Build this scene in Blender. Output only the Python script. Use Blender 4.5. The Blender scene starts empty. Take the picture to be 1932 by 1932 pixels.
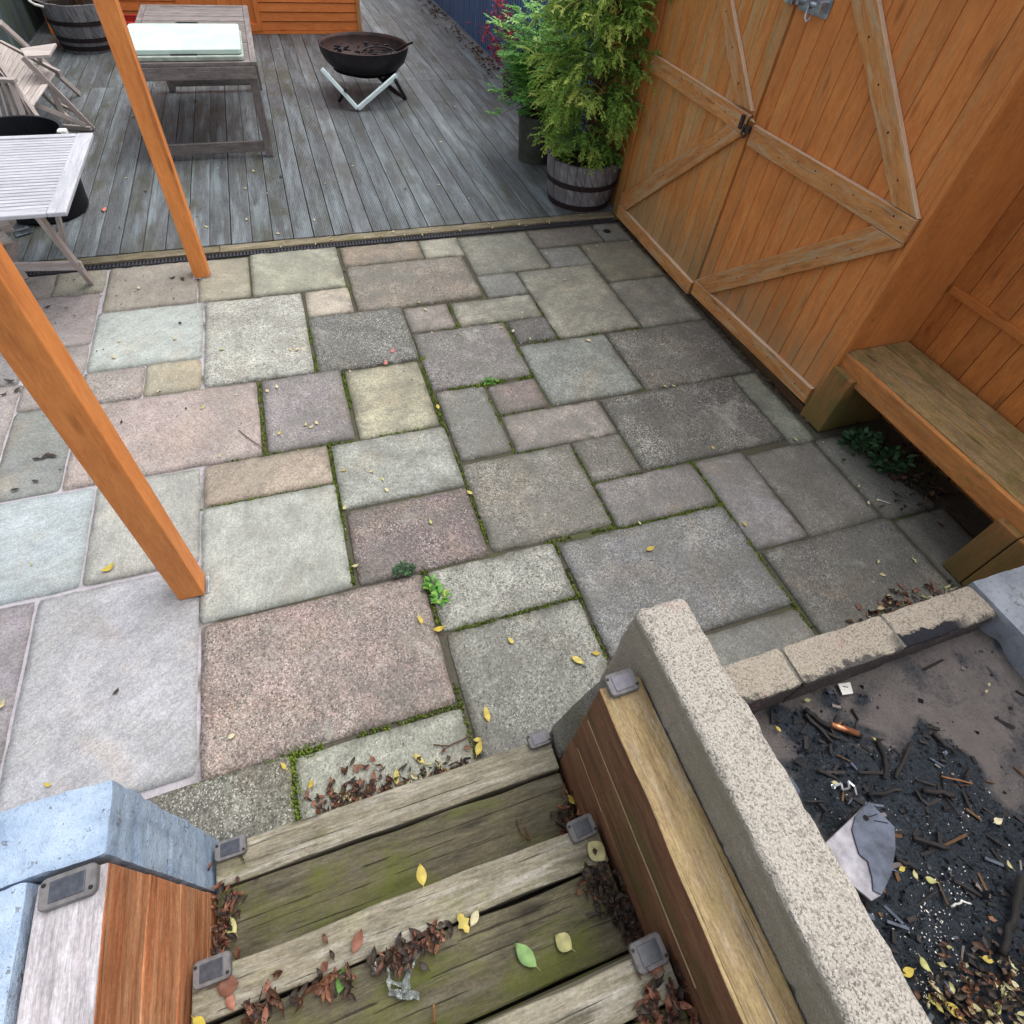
import bpy, bmesh, math, random
from mathutils import Vector, Matrix, noise as mn
random.seed(11)
rnd = random.random
def ru(a, b): return a + (b - a) * random.random()

# ---------------------------------------------------------------- camera, light, exposure
scene = bpy.context.scene
C = scene.collection
EYE = Vector((0, 0, 2.26))
RIGHT = Vector((0.9490833, -0.3081872, 0.0652804)); DOWN = Vector((-0.1900214, -0.7253346, -0.6616506)); FWD = Vector((0.2512624, 0.6155569, -0.7469651))
FPX, PX, PY = 1083.036, 940.417, 875.305
cd = bpy.data.cameras.new('camera'); cam = bpy.data.objects.new('camera', cd); C.objects.link(cam)
cam.matrix_world = Matrix(((RIGHT.x, -DOWN.x, -FWD.x, 0), (RIGHT.y, -DOWN.y, -FWD.y, 0),
                           (RIGHT.z, -DOWN.z, -FWD.z, EYE.z), (0, 0, 0, 1)))
cd.sensor_width = 36; cd.lens = 36 * FPX / 1932
cd.shift_x = (966 - PX) / 1932; cd.shift_y = (PY - 966) / 1932
cd.clip_start = 0.05; cd.clip_end = 500
scene.camera = cam

SUN_EL, SUN_AZ = math.radians(67), math.radians(74)      # azimuth measured from +Y towards +X
w = bpy.data.worlds.new("World"); scene.world = w; w.use_nodes = True
nt = w.node_tree; bg = nt.nodes['Background']
sky = nt.nodes.new('ShaderNodeTexSky'); sky.sky_type = 'NISHITA'; sky.sun_disc = False
sky.sun_elevation = SUN_EL; sky.sun_rotation = SUN_AZ
sky.air_density = 1.0; sky.dust_density = 4.0; sky.ozone_density = 1.0
hs = nt.nodes.new('ShaderNodeHueSaturation'); hs.inputs['Saturation'].default_value = 0.22     # high thin overcast
nt.links.new(sky.outputs[0], hs.inputs['Color']); nt.links.new(hs.outputs[0], bg.inputs[0]); bg.inputs[1].default_value = 0.15
sd = bpy.data.lights.new('sun', 'SUN'); sd.energy = 1.1; sd.angle = math.radians(58); sd.color = (1, 0.95, 0.88)
so = bpy.data.objects.new('sun', sd); C.objects.link(so)
sdir = Vector((math.sin(SUN_AZ) * math.cos(SUN_EL), math.cos(SUN_AZ) * math.cos(SUN_EL), math.sin(SUN_EL)))
so.rotation_euler = sdir.to_track_quat('Z', 'Y').to_euler(); so.location = sdir * 20
scene.view_settings.view_transform = 'Standard'; scene.view_settings.look = 'None'
scene.view_settings.exposure = 0.70; scene.view_settings.gamma = 1; scene.view_settings.use_curve_mapping = False

def at(px, py, z=0.0):
    """survey helper: point of the horizontal plane z seen at a photo position (1932-px photo)"""
    d = RIGHT * ((px - PX) / FPX) + DOWN * ((py - PY) / FPX) + FWD
    t = (z - EYE.z) / d.z
    return Vector((d.x * t, d.y * t, z))

# ---------------------------------------------------------------- object helpers
def tag(o, label=None, cat=None, group=None, kind=None):
    if label: o['label'] = label
    if cat: o['category'] = cat
    if group: o['group'] = group
    if kind: o['kind'] = kind
    return o
def thing(name, label, cat, loc=(0, 0, 0), group=None):
    o = bpy.data.objects.new(name, None); C.objects.link(o); o.location = loc
    o.empty_display_size = 0.1
    return tag(o, label, cat, group)
def origin(o):
    v = Vector((0, 0, 0))
    while o is not None:
        v += Vector(o.location); o = o.parent
    return v
def copy_tree(o, parent=None):
    c = o.copy(); C.objects.link(c); c.parent = parent
    for ch in [x for x in bpy.data.objects if x.parent == o]: copy_tree(ch, c)
    return c

class MB:
    def __init__(s): s.v = []; s.f = []; s.uvw = []; s.tone = []; s.col = []; s.mi = []; s.m = 0; s.c = (1, 1, 1)
    def add(s, verts, faces, uvw=None, tone=None):
        b = len(s.v); t = rnd() if tone is None else tone
        s.v += [Vector(p) for p in verts]
        s.uvw += ([tuple(u) for u in uvw] if uvw is not None else [tuple(p) for p in verts])
        s.tone += [t] * len(verts); s.col += [s.c] * len(verts)
        s.f += [tuple(i + b for i in f) for f in faces]; s.mi += [s.m] * len(faces)
    def beam(s, p0, p1, w, h, up=(0, 0, 1), nseg=1, jit=0.0, tone=None, taper=1.0):
        """bar from p0 to p1; w across, h along up; centred on the axis"""
        p0 = Vector(p0); p1 = Vector(p1); a = p1 - p0; L = a.length; a = a / L
        side = a.cross(Vector(up)).normalized(); u = side.cross(a).normalized()
        off = Vector((ru(0, 50), ru(0, 50), ru(0, 50))); vs = []; uv = []
        for i in range(nseg + 1):
            t = i / nseg; k = 1 + (taper - 1) * t
            for (sx, sy) in ((-1, -1), (1, -1), (1, 1), (-1, 1)):
                jx = jit * mn.noise(Vector((t * L * 6, sx * 3, sy * 5)) + off); jy = jit * mn.noise(Vector((t * L * 6, sx * 7, sy * 9)) + off * 1.3)
                x = sx * w / 2 * k + jx; y = sy * h / 2 * k + jy
                vs.append(p0 + a * (t * L) + side * x + u * y); uv.append((t * L + off.x, x + off.y, y + off.z))
        fs = [(3, 2, 1, 0), tuple(nseg * 4 + i for i in range(4))]
        for i in range(nseg):
            for j in range(4):
                k = (j + 1) % 4; fs.append((i * 4 + j, i * 4 + k, i * 4 + 4 + k, i * 4 + 4 + j))
        s.add(vs, fs, uv, tone)
    def box(s, x0, x1, y0, y1, z0, z1, axis=0, nseg=1, jit=0.0, tone=None):
        c = [(x0 + x1) / 2, (y0 + y1) / 2, (z0 + z1) / 2]; lo = (x0, y0, z0); hi = (x1, y1, z1); d = [x1 - x0, y1 - y0, z1 - z0]
        p = list(c); q = list(c); p[axis] = lo[axis]; q[axis] = hi[axis]
        if axis == 2: s.beam(p, q, d[0], d[1], (0, 1, 0), nseg, jit, tone)
        else: s.beam(p, q, d[1 - axis], d[2], (0, 0, 1), nseg, jit, tone)
    def tube(s, pts, r, n=8, tone=None, r1=None):
        pts = [Vector(p) for p in pts]; vs = []; off = ru(0, 50); L = 0; uv = []
        ref = Vector((0.3, 0.2, 1)).normalized()
        for i, p in enumerate(pts):
            a = (pts[min(i + 1, len(pts) - 1)] - pts[max(i - 1, 0)]).normalized()
            u = a.cross(ref); u = (u if u.length > 1e-3 else a.cross(Vector((1, 0, 0)))).normalized(); v = a.cross(u)
            if i: L += (p - pts[i - 1]).length
            rr = r if r1 is None else r + (r1 - r) * i / (len(pts) - 1)
            for k in range(n):
                th = 2 * math.pi * k / n; vs.append(p + (u * math.cos(th) + v * math.sin(th)) * rr); uv.append((L + off, th * r, off))
        fs = [tuple(reversed(range(n))), tuple((len(pts) - 1) * n + k for k in range(n))]
        for i in range(len(pts) - 1):
            for k in range(n):
                j = (k + 1) % n; fs.append((i * n + k, i * n + j, (i + 1) * n + j, (i + 1) * n + k))
        s.add(vs, fs, uv, tone)
    def lathe(s, prof, c, n=32, a0=0.0, a1=2 * math.pi, tone=None, wob=0.0):
        c = Vector(c); vs = []; uv = []; full = abs(a1 - a0 - 2 * math.pi) < 1e-6; m = n if full else n + 1
        for (r, z) in prof:
            for k in range(m):
                th = a0 + (a1 - a0) * k / n; rr = r + wob * mn.noise(Vector((math.cos(th) * 3, math.sin(th) * 3, z * 5)))
                vs.append(c + Vector((rr * math.cos(th), rr * math.sin(th), z))); uv.append((z, th * r, r))
        fs = []
        for i in range(len(prof) - 1):
            for k in range(n):
                j = (k + 1) % m if full else k + 1
                fs.append((i * m + k, i * m + j, (i + 1) * m + j, (i + 1) * m + k))
        s.add(vs, fs, uv, tone)
    def prism(s, poly, ax, t0, t1, tone=None):
        """extrude a 2-D polygon along axis ax from t0 to t1 (poly in the remaining axes, in order)"""
        n = len(poly); vs = []
        for t in (t0, t1):
            for (a, b) in poly:
                p = [a, b]; p.insert(ax, t); vs.append(Vector(p))
        off = ru(0, 50)
        fs = [tuple(reversed(range(n))), tuple(range(n, 2 * n))] + [(i, (i + 1) % n, n + (i + 1) % n, n + i) for i in range(n)]
        s.add(vs, fs, [(v.x + off, v.y + off, v.z) for v in vs], tone)
    def build(s, name, mats, parent=None, bevel=0.0, smooth=False, loc=None, seg=2):
        base = origin(parent) if parent else Vector(loc) if loc is not None else Vector((0, 0, 0))
        me = bpy.data.meshes.new(name); me.from_pydata([v - base for v in s.v], [], s.f)
        if not isinstance(mats, (list, tuple)): mats = [mats]
        for m in mats: me.materials.append(m)
        if len(mats) > 1: me.polygons.foreach_set('material_index', s.mi)
        a = me.attributes.new('uvw', 'FLOAT_VECTOR', 'POINT'); a.data.foreach_set('vector', [x for u in s.uvw for x in u])
        a = me.attributes.new('tone', 'FLOAT', 'POINT'); a.data.foreach_set('value', s.tone)
        a = me.attributes.new('tint', 'FLOAT_COLOR', 'POINT'); a.data.foreach_set('color', [x for u in s.col for x in (*u, 1)])
        bm = bmesh.new(); bm.from_mesh(me); bmesh.ops.recalc_face_normals(bm, faces=bm.faces); bm.to_mesh(me); bm.free()
        if smooth: me.polygons.foreach_set('use_smooth', [True] * len(me.polygons))
        o = bpy.data.objects.new(name, me); C.objects.link(o)
        if parent: o.parent = parent
        elif loc is not None: o.location = loc
        if bevel:
            b = o.modifiers.new('bevel', 'BEVEL'); b.width = bevel; b.segments = seg; b.limit_method = 'ANGLE'; b.angle_limit = math.radians(40)
        return o

def rough_block(name, x0, x1, y0, y1, z0, z1, m, step=0.02, amp=0.003, rad=0.012, parent=None, joints=(), jaxis=0, jz=(), push=None):
    """box with a fine surface grid, rounded worn arrises, crumbly noise and shallow joints"""
    nx = max(2, round((x1 - x0) / step)); ny = max(2, round((y1 - y0) / step)); nz = max(2, round((z1 - z0) / step))
    idx = {}; mb = MB(); vs = []; fs = []
    lo = Vector((x0, y0, z0)); d = Vector((x1 - x0, y1 - y0, z1 - z0))
    off = Vector((ru(0, 90), ru(0, 90), ru(0, 90)))
    def V(i, j, k):
        key = (i, j, k)
        if key in idx: return idx[key]
        p = Vector((lo.x + d.x * i / nx, lo.y + d.y * j / ny, lo.z + d.z * k / nz)); q = p.copy()
        inner = Vector([min(max(p[a], lo[a] + rad), lo[a] + d[a] - rad) for a in range(3)])
        e = p - inner
        if e.length > 1e-6: q = inner + e.normalized() * min(e.length, rad)
        n = e.normalized() if e.length > 1e-6 else Vector((0, 0, 1))
        edge = sum(1 for a in range(3) if abs(e[a]) > rad * .6)
        q += n * amp * (mn.noise(q * 45 + off) + 0.9 * mn.noise(q * 14 + off) * (1.6 if edge > 1 else .6))
        for t in joints:
            dd = abs(q[jaxis] - t)
            if dd < 0.009: q -= n * 0.004 * (1 - dd / 0.009)
        for t in jz:
            dd = abs(q.z - t)
            if dd < 0.009 and abs(n.z) < .5: q -= n * 0.004 * (1 - dd / 0.009)
        if push: q = push(q)
        idx[key] = len(vs); vs.append(q); return idx[key]
    for i in range(nx):
        for j in range(ny):
            fs.append((V(i, j, 0), V(i, j + 1, 0), V(i + 1, j + 1, 0), V(i + 1, j, 0))); fs.append((V(i, j, nz), V(i + 1, j, nz), V(i + 1, j + 1, nz), V(i, j + 1, nz)))
    for i in range(nx):
        for k in range(nz):
            fs.append((V(i, 0, k), V(i + 1, 0, k), V(i + 1, 0, k + 1), V(i, 0, k + 1))); fs.append((V(i, ny, k), V(i, ny, k + 1), V(i + 1, ny, k + 1), V(i + 1, ny, k)))
    for j in range(ny):
        for k in range(nz):
            fs.append((V(0, j, k), V(0, j, k + 1), V(0, j + 1, k + 1), V(0, j + 1, k))); fs.append((V(nx, j, k), V(nx, j + 1, k), V(nx, j + 1, k + 1), V(nx, j, k + 1)))
    mb.add(vs, fs)
    if isinstance(m, tuple):
        for i, f in enumerate(mb.f):
            zc = sum(vs[j].z for j in f) / 4; mb.mi[i] = 1 if zc > z1 - .011 else 0
    o = mb.build(name, m, parent, smooth=True, loc=None if parent else (x0, y0, z0)); o.data.set_sharp_from_angle(angle=math.radians(38)); return o

# ---------------------------------------------------------------- materials
def srgb(r, g=None, b=None):
    if g is None: r, g, b = r
    f = lambda c: (c / 255) / 12.92 if c <= 10 else ((c / 255 + 0.055) / 1.055) ** 2.4
    return (f(r), f(g), f(b), 1)
class NT:
    def __init__(s, name):
        s.m = bpy.data.materials.new(name); s.m.use_nodes = True; s.t = s.m.node_tree
        s.b = s.t.nodes['Principled BSDF']; s.b.inputs['Specular IOR Level'].default_value = 0.35
    def n(s, ty, **k):
        x = s.t.nodes.new('ShaderNode' + ty)
        for a, v in k.items(): setattr(x, a, v)
        return x
    def put(s, v, sock):
        if isinstance(v, bpy.types.NodeSocket): s.t.links.new(v, sock)
        elif v is not None: sock.default_value = v
    def attr(s, name, out): return s.n('Attribute', attribute_name=name).outputs[out]
    def map(s, vec, sc=(1, 1, 1), loc=(0, 0, 0)):
        x = s.n('Mapping'); s.put(vec, x.inputs[0]); x.inputs['Scale'].default_value = sc; x.inputs['Location'].default_value = loc; return x.outputs[0]
    def noise(s, vec, sc, det=4, rough=.55, dist=0.0, col=False):
        x = s.n('TexNoise'); s.put(vec, x.inputs['Vector']); x.inputs['Scale'].default_value = sc; x.inputs['Detail'].default_value = det
        x.inputs['Roughness'].default_value = rough; x.inputs['Distortion'].default_value = dist; return x.outputs[1 if col else 0]
    def vor(s, vec, sc, feat='F1', rand=1.0):
        x = s.n('TexVoronoi', feature=feat); s.put(vec, x.inputs['Vector']); x.inputs['Scale'].default_value = sc; x.inputs['Randomness'].default_value = rand; return x
    def ramp(s, f, stops, interp='LINEAR'):
        x = s.n('ValToRGB'); s.put(f, x.inputs[0]); e = x.color_ramp; e.interpolation = interp
        while len(e.elements) < len(stops): e.elements.new(.5)
        for el, (p, c) in zip(e.elements, stops):
            el.position = p; el.color = c if isinstance(c, tuple) else (c, c, c, 1)
        return x.outputs[0]
    def mix(s, f, a, b, mode='MIX'):
        x = s.n('Mix', data_type='RGBA', blend_type=mode); s.put(f, x.inputs[0]); s.put(a, x.inputs[6]); s.put(b, x.inputs[7]); return x.outputs[2]
    def math(s, op, a, b=None, c=None, clamp=False):
        x = s.n('Math', operation=op, use_clamp=clamp); s.put(a, x.inputs[0])
        if b is not None: s.put(b, x.inputs[1])
        if c is not None: s.put(c, x.inputs[2])
        return x.outputs[0]
    def mr(s, v, a, b, c=0.0, d=1.0):
        x = s.n('MapRange'); s.put(v, x.inputs[0])
        for i, q in enumerate((a, b, c, d)): x.inputs[i + 1].default_value = q
        return x.outputs[0]
    def gen(s): return s.n('TexCoord').outputs['Object']
    def fin(s, col, rough=.8, h=None, bs=.5, bd=.01, metal=0.0):
        s.put(col, s.b.inputs['Base Color']); s.put(rough, s.b.inputs['Roughness']); s.put(metal, s.b.inputs['Metallic'])
        if h is not None:
            x = s.n('Bump'); s.put(h, x.inputs['Height']); x.inputs['Strength'].default_value = bs; x.inputs['Distance'].default_value = bd
            s.t.links.new(x.outputs[0], s.b.inputs['Normal'])
        return s.m

def wood(name, a, b, weather=None, wamt=0.0, moss=None, mamt=0.0, rough=.75, grain=55, vary=.25, knots=.5, bump=.35, crack=0.0, wscale=3.0, mscale=5.0, fine=.6, splash=0.0, scol=None):
    """board timber: a/b early and late wood, weather = greyed patches, moss = algae patches"""
    t = NT(name); v = t.attr('uvw', 1); tone = t.attr('tone', 2)
    warp = t.noise(t.map(v, (1.2, 5, 5)), 2.0, 3)
    gv = t.map(v, (3.5, grain, grain))
    w1 = t.n('VectorMath', operation='ADD'); t.put(gv, w1.inputs[0])
    wm = t.n('VectorMath', operation='SCALE'); cx = t.n('CombineXYZ'); t.put(warp, cx.inputs[1]); t.put(warp, cx.inputs[2]); t.put(cx.outputs[0], wm.inputs[0]); wm.inputs['Scale'].default_value = 4 * knots
    t.put(wm.outputs[0], w1.inputs[1])
    g = t.noise(w1.outputs[0], 1.0, 5, .6, .3)
    g2 = t.noise(t.map(v, (40, grain * 11, grain * 11)), 1.0, 3, .65)
    g3 = t.noise(t.map(v, (11, grain * 4, grain * 4)), 1.0, 4, .65, .4)
    gg = t.math('ADD', t.math('MULTIPLY', g, .34), t.math('ADD', t.math('MULTIPLY', g3, .40), t.math('MULTIPLY', g2, .26)))
    col = t.mix(t.ramp(gg, [(.36, 0.0), (.62, 1.0)]), b, a)
    kn = t.vor(t.map(v, (2.2, 9, 9)), 1.0); kf = t.ramp(kn.outputs['Distance'], [(.05, 1.0), (.16, 0.0)])
    col = t.mix(t.math('MULTIPLY', kf, min(1, knots)), col, (b[0] * .35, b[1] * .3, b[2] * .3, 1))
    if weather:
        wf = t.ramp(t.noise(t.map(v, (1.3, 14, 14)), wscale, 5, .65, .4), [(.62 - .35 * wamt, 0.0), (.80 - .35 * wamt, 1.0)])
        col = t.mix(t.math('MULTIPLY', wf, .85), col, t.mix(t.ramp(g2, [(.3, 0.0), (.7, 1.0)]), tuple(c * .7 for c in weather[:3]) + (1,), weather))
    if crack:
        col = t.mixv(col, t.mr(t.noise(t.map(v, (5, 9, 9)), 1.6, 6, .7), .28, .72, .70, 1.28)); col = t.mixv(col, t.mr(t.noise(t.map(v, (.6, 1, 1)), 170, 3, .7), .3, .7, .80, 1.20))
    if moss:
        mf = t.ramp(t.noise(t.map(v, (1, 1.8, 1.8)), mscale, 6, .7), [(.66 - .3 * mamt, 0.0), (.82 - .3 * mamt, 1.0)])
        col = t.mix(t.math('MULTIPLY', mf, .75), col, t.mix(t.noise(v, 90, 3), tuple(c * .5 for c in moss[:3]) + (1,), moss))
    if splash:      # rain splash and dirt bleached into the foot of upright boards
        sz = t.n('SeparateXYZ'); t.put(t.gen(), sz.inputs[0]); q = t.math('ADD', sz.outputs[2], t.math('MULTIPLY', t.math('SUBTRACT', t.noise(t.map(v, (2.5, 26, 26)), 1.0, 4, .65), .5), 1.1))
        col = t.mix(t.math('MULTIPLY', t.mr(q, .0, .50, 1, 0), splash), col, scol or srgb(142, 128, 96))
    br = t.mr(tone, 0, 1, 1 - vary, 1 + vary); col = t.mixv(col, br)
    h = t.math('MULTIPLY', gg, 1.0)
    if not crack: col = t.mixv(col, t.mr(t.noise(t.map(v, (1.4, 5, 5)), 1.5, 4, .6), .3, .7, .90, 1.10))
    if crack:
        cf = t.ramp(t.noise(t.map(v, (1.6, 110, 110)), 1.0, 4, .6, .2), [(.33, 0.0), (.38, 1.0)])
        col = t.mix(t.math('MULTIPLY', t.math('SUBTRACT', 1.0, cf), crack), col, tuple(c * .25 for c in b[:3]) + (1,))
        h = t.math('ADD', h, t.math('MULTIPLY', cf, .6))
    return t.fin(col, rough, h, bump, .004)
def mixv(s, col, val):
    x = s.n('VectorMath', operation='SCALE'); s.put(col, x.inputs[0]); s.put(val, x.inputs['Scale']); return x.outputs[0]
NT.mixv = mixv

M = {}
M['post'] = wood('oiled_orange_timber', srgb(230, 150, 82), srgb(204, 120, 58), srgb(176, 106, 60), .2, rough=.6, grain=18, vary=.03, knots=.8, bump=.2, wscale=1.0)
M['door'] = wood('stained_cedar_boards', srgb(212, 144, 78), srgb(176, 110, 54), srgb(188, 162, 116), .44, srgb(96, 84, 52), .10, rough=.7, grain=13, vary=.10, knots=.5, wscale=1.3, bump=.22, splash=.8)
M['door_fresh'] = wood('fresher_stained_cedar', srgb(212, 138, 74), srgb(182, 108, 54), srgb(190, 150, 98), .26, srgb(96, 84, 52), .04, rough=.68, grain=13, vary=.07, knots=.55, wscale=1.2, bump=.2, splash=.8)
M['bleached'] = wood('bleached_rail_edges', srgb(216, 190, 164), srgb(190, 156, 126), srgb(222, 208, 194), .4, rough=.8, grain=30, vary=.05, knots=.2)
M['rail'] = wood('stained_cedar_rails', srgb(204, 144, 84), srgb(158, 102, 56), srgb(194, 172, 136), .40, rough=.68, grain=20, vary=.05, knots=.6, wscale=2.4, bump=.3)
M['plainwall'] = wood('smooth_stained_board', srgb(206, 134, 72), srgb(184, 112, 58), srgb(160, 120, 76), .2, srgb(104, 106, 60), .12, rough=.65, grain=9, vary=.04, knots=.15, bump=.06, splash=.75, scol=srgb(104, 104, 62))
M['recess'] = wood('shaded_stained_boards', srgb(196, 124, 62), srgb(160, 94, 44), srgb(150, 118, 70), .2, rough=.7, grain=15, vary=.09, knots=.5, bump=.14)
M['plinth'] = wood('dark_wet_plinth', srgb(112, 84, 58), srgb(70, 52, 36), srgb(110, 100, 80), .2, srgb(84, 88, 50), .4, rough=.7, grain=30)
M['shed'] = wood('orange_shiplap', srgb(240, 144, 76), srgb(210, 110, 48), rough=.6, grain=18, vary=.08, knots=.9, bump=.12)
M['deck'] = wood('weathered_grey_decking', srgb(110, 114, 118), srgb(66, 70, 74), srgb(136, 148, 154), .42, srgb(84, 84, 70), .56, rough=.5, grain=26, vary=.16, knots=.2, wscale=.8, mscale=1.5)
M['edging'] = wood('worn_deck_edging', srgb(136, 126, 104), srgb(86, 78, 62), srgb(150, 146, 132), .3, srgb(110, 106, 60), .45, rough=.85, grain=20, crack=.6)
M['sleeper'] = wood('weathered_grey_sleeper', srgb(152, 146, 128), srgb(92, 88, 74), srgb(176, 172, 162), .36, srgb(106, 110, 54), .40, rough=.86, grain=26, vary=.06, crack=.75, mscale=5, bump=.8, knots=.8)
M['tread'] = wood('dark_mossy_tread', srgb(104, 98, 78), srgb(58, 54, 43), srgb(116, 112, 98), .2, srgb(96, 104, 34), .62, rough=.8, grain=26, vary=.06, crack=.75, mscale=3.4, bump=.8, knots=.8)
M['palestring'] = wood('bleached_sleeper_top', srgb(188, 184, 188), srgb(128, 122, 126), srgb(204, 202, 208), .4, rough=.9, grain=36, vary=.03, crack=.9, bump=.9, knots=.4)
M['tanstring'] = wood('tan_mossy_sleeper_top', srgb(172, 150, 112), srgb(116, 96, 66), srgb(182, 168, 146), .3, srgb(118, 116, 52), .46, rough=.88, grain=30, vary=.05, crack=.65, bump=.9, mscale=4)
M['redstring'] = wood('red_brown_stained_sleeper', srgb(192, 124, 82), srgb(136, 78, 48), srgb(204, 160, 122), .50, rough=.72, grain=20, vary=.08, knots=.95, bump=.5, crack=.6, wscale=2.0)
M['darkstring'] = wood('dark_brown_stained_sleeper', srgb(128, 90, 66), srgb(90, 62, 46), srgb(134, 108, 78), .32, srgb(92, 94, 50), .48, rough=.78, grain=16, vary=.08, knots=.6, bump=.35, crack=.35, mscale=2.6)
M['bench'] = wood('mossy_bench_top', srgb(166, 140, 96), srgb(110, 90, 60), srgb(150, 136, 116), .3, srgb(118, 114, 54), .52, rough=.75, grain=20, vary=.14, crack=.6, knots=.9)
M['benchside'] = wood('orange_bench_fascia', srgb(192, 130, 72), srgb(150, 92, 48), srgb(150, 130, 90), .25, srgb(110, 108, 54), .34, rough=.72, grain=20, vary=.1)
M['benchleg'] = wood('green_stained_bench_leg', srgb(160, 108, 64), srgb(124, 80, 46), srgb(130, 118, 84), .2, srgb(92, 98, 50), .55, rough=.75, grain=20, vary=.08, mscale=2.5, splash=.7, scol=srgb(92, 96, 52))
M['teak'] = wood('silvered_teak', srgb(190, 180, 176), srgb(146, 134, 130), srgb(206, 200, 198), .3, srgb(150, 144, 130), .1, rough=.8, grain=30, vary=.12, knots=.15)
M['tablegrey'] = wood('grey_table_timber', srgb(138, 130, 128), srgb(96, 88, 86), srgb(160, 154, 154), .3, srgb(120, 118, 90), .2, rough=.8, grain=40, vary=.12, knots=.4, crack=.4)
M['whitewood'] = wood('pale_limewashed_timber', srgb(194, 196, 204), srgb(150, 152, 162), srgb(208, 210, 218), .35, srgb(160, 160, 150), .1, rough=.7, grain=30, vary=.06, knots=.1)
M['barrel'] = wood('weathered_barrel_oak', srgb(136, 134, 138), srgb(84, 82, 86), srgb(156, 156, 160), .35, srgb(94, 96, 78), .2, rough=.85, grain=22, vary=.2, crack=.6)
M['barkwood'] = wood('bark_twigs', srgb(110, 84, 58), srgb(70, 50, 34), rough=.9, grain=30)
M['driedwood'] = wood('dry_stick', srgb(150, 108, 72), srgb(104, 70, 44), rough=.8, grain=30)
M['char'] = wood('charred_stick', srgb(52, 48, 48), srgb(26, 24, 26), srgb(90, 86, 88), .15, rough=.8, grain=30, crack=.6)
M['fencegreen'] = wood('algae_stained_fence', srgb(92, 108, 112), srgb(58, 70, 76), srgb(110, 122, 128), .25, srgb(98, 118, 40), .6, rough=.85, grain=22, mscale=1.2)

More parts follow.
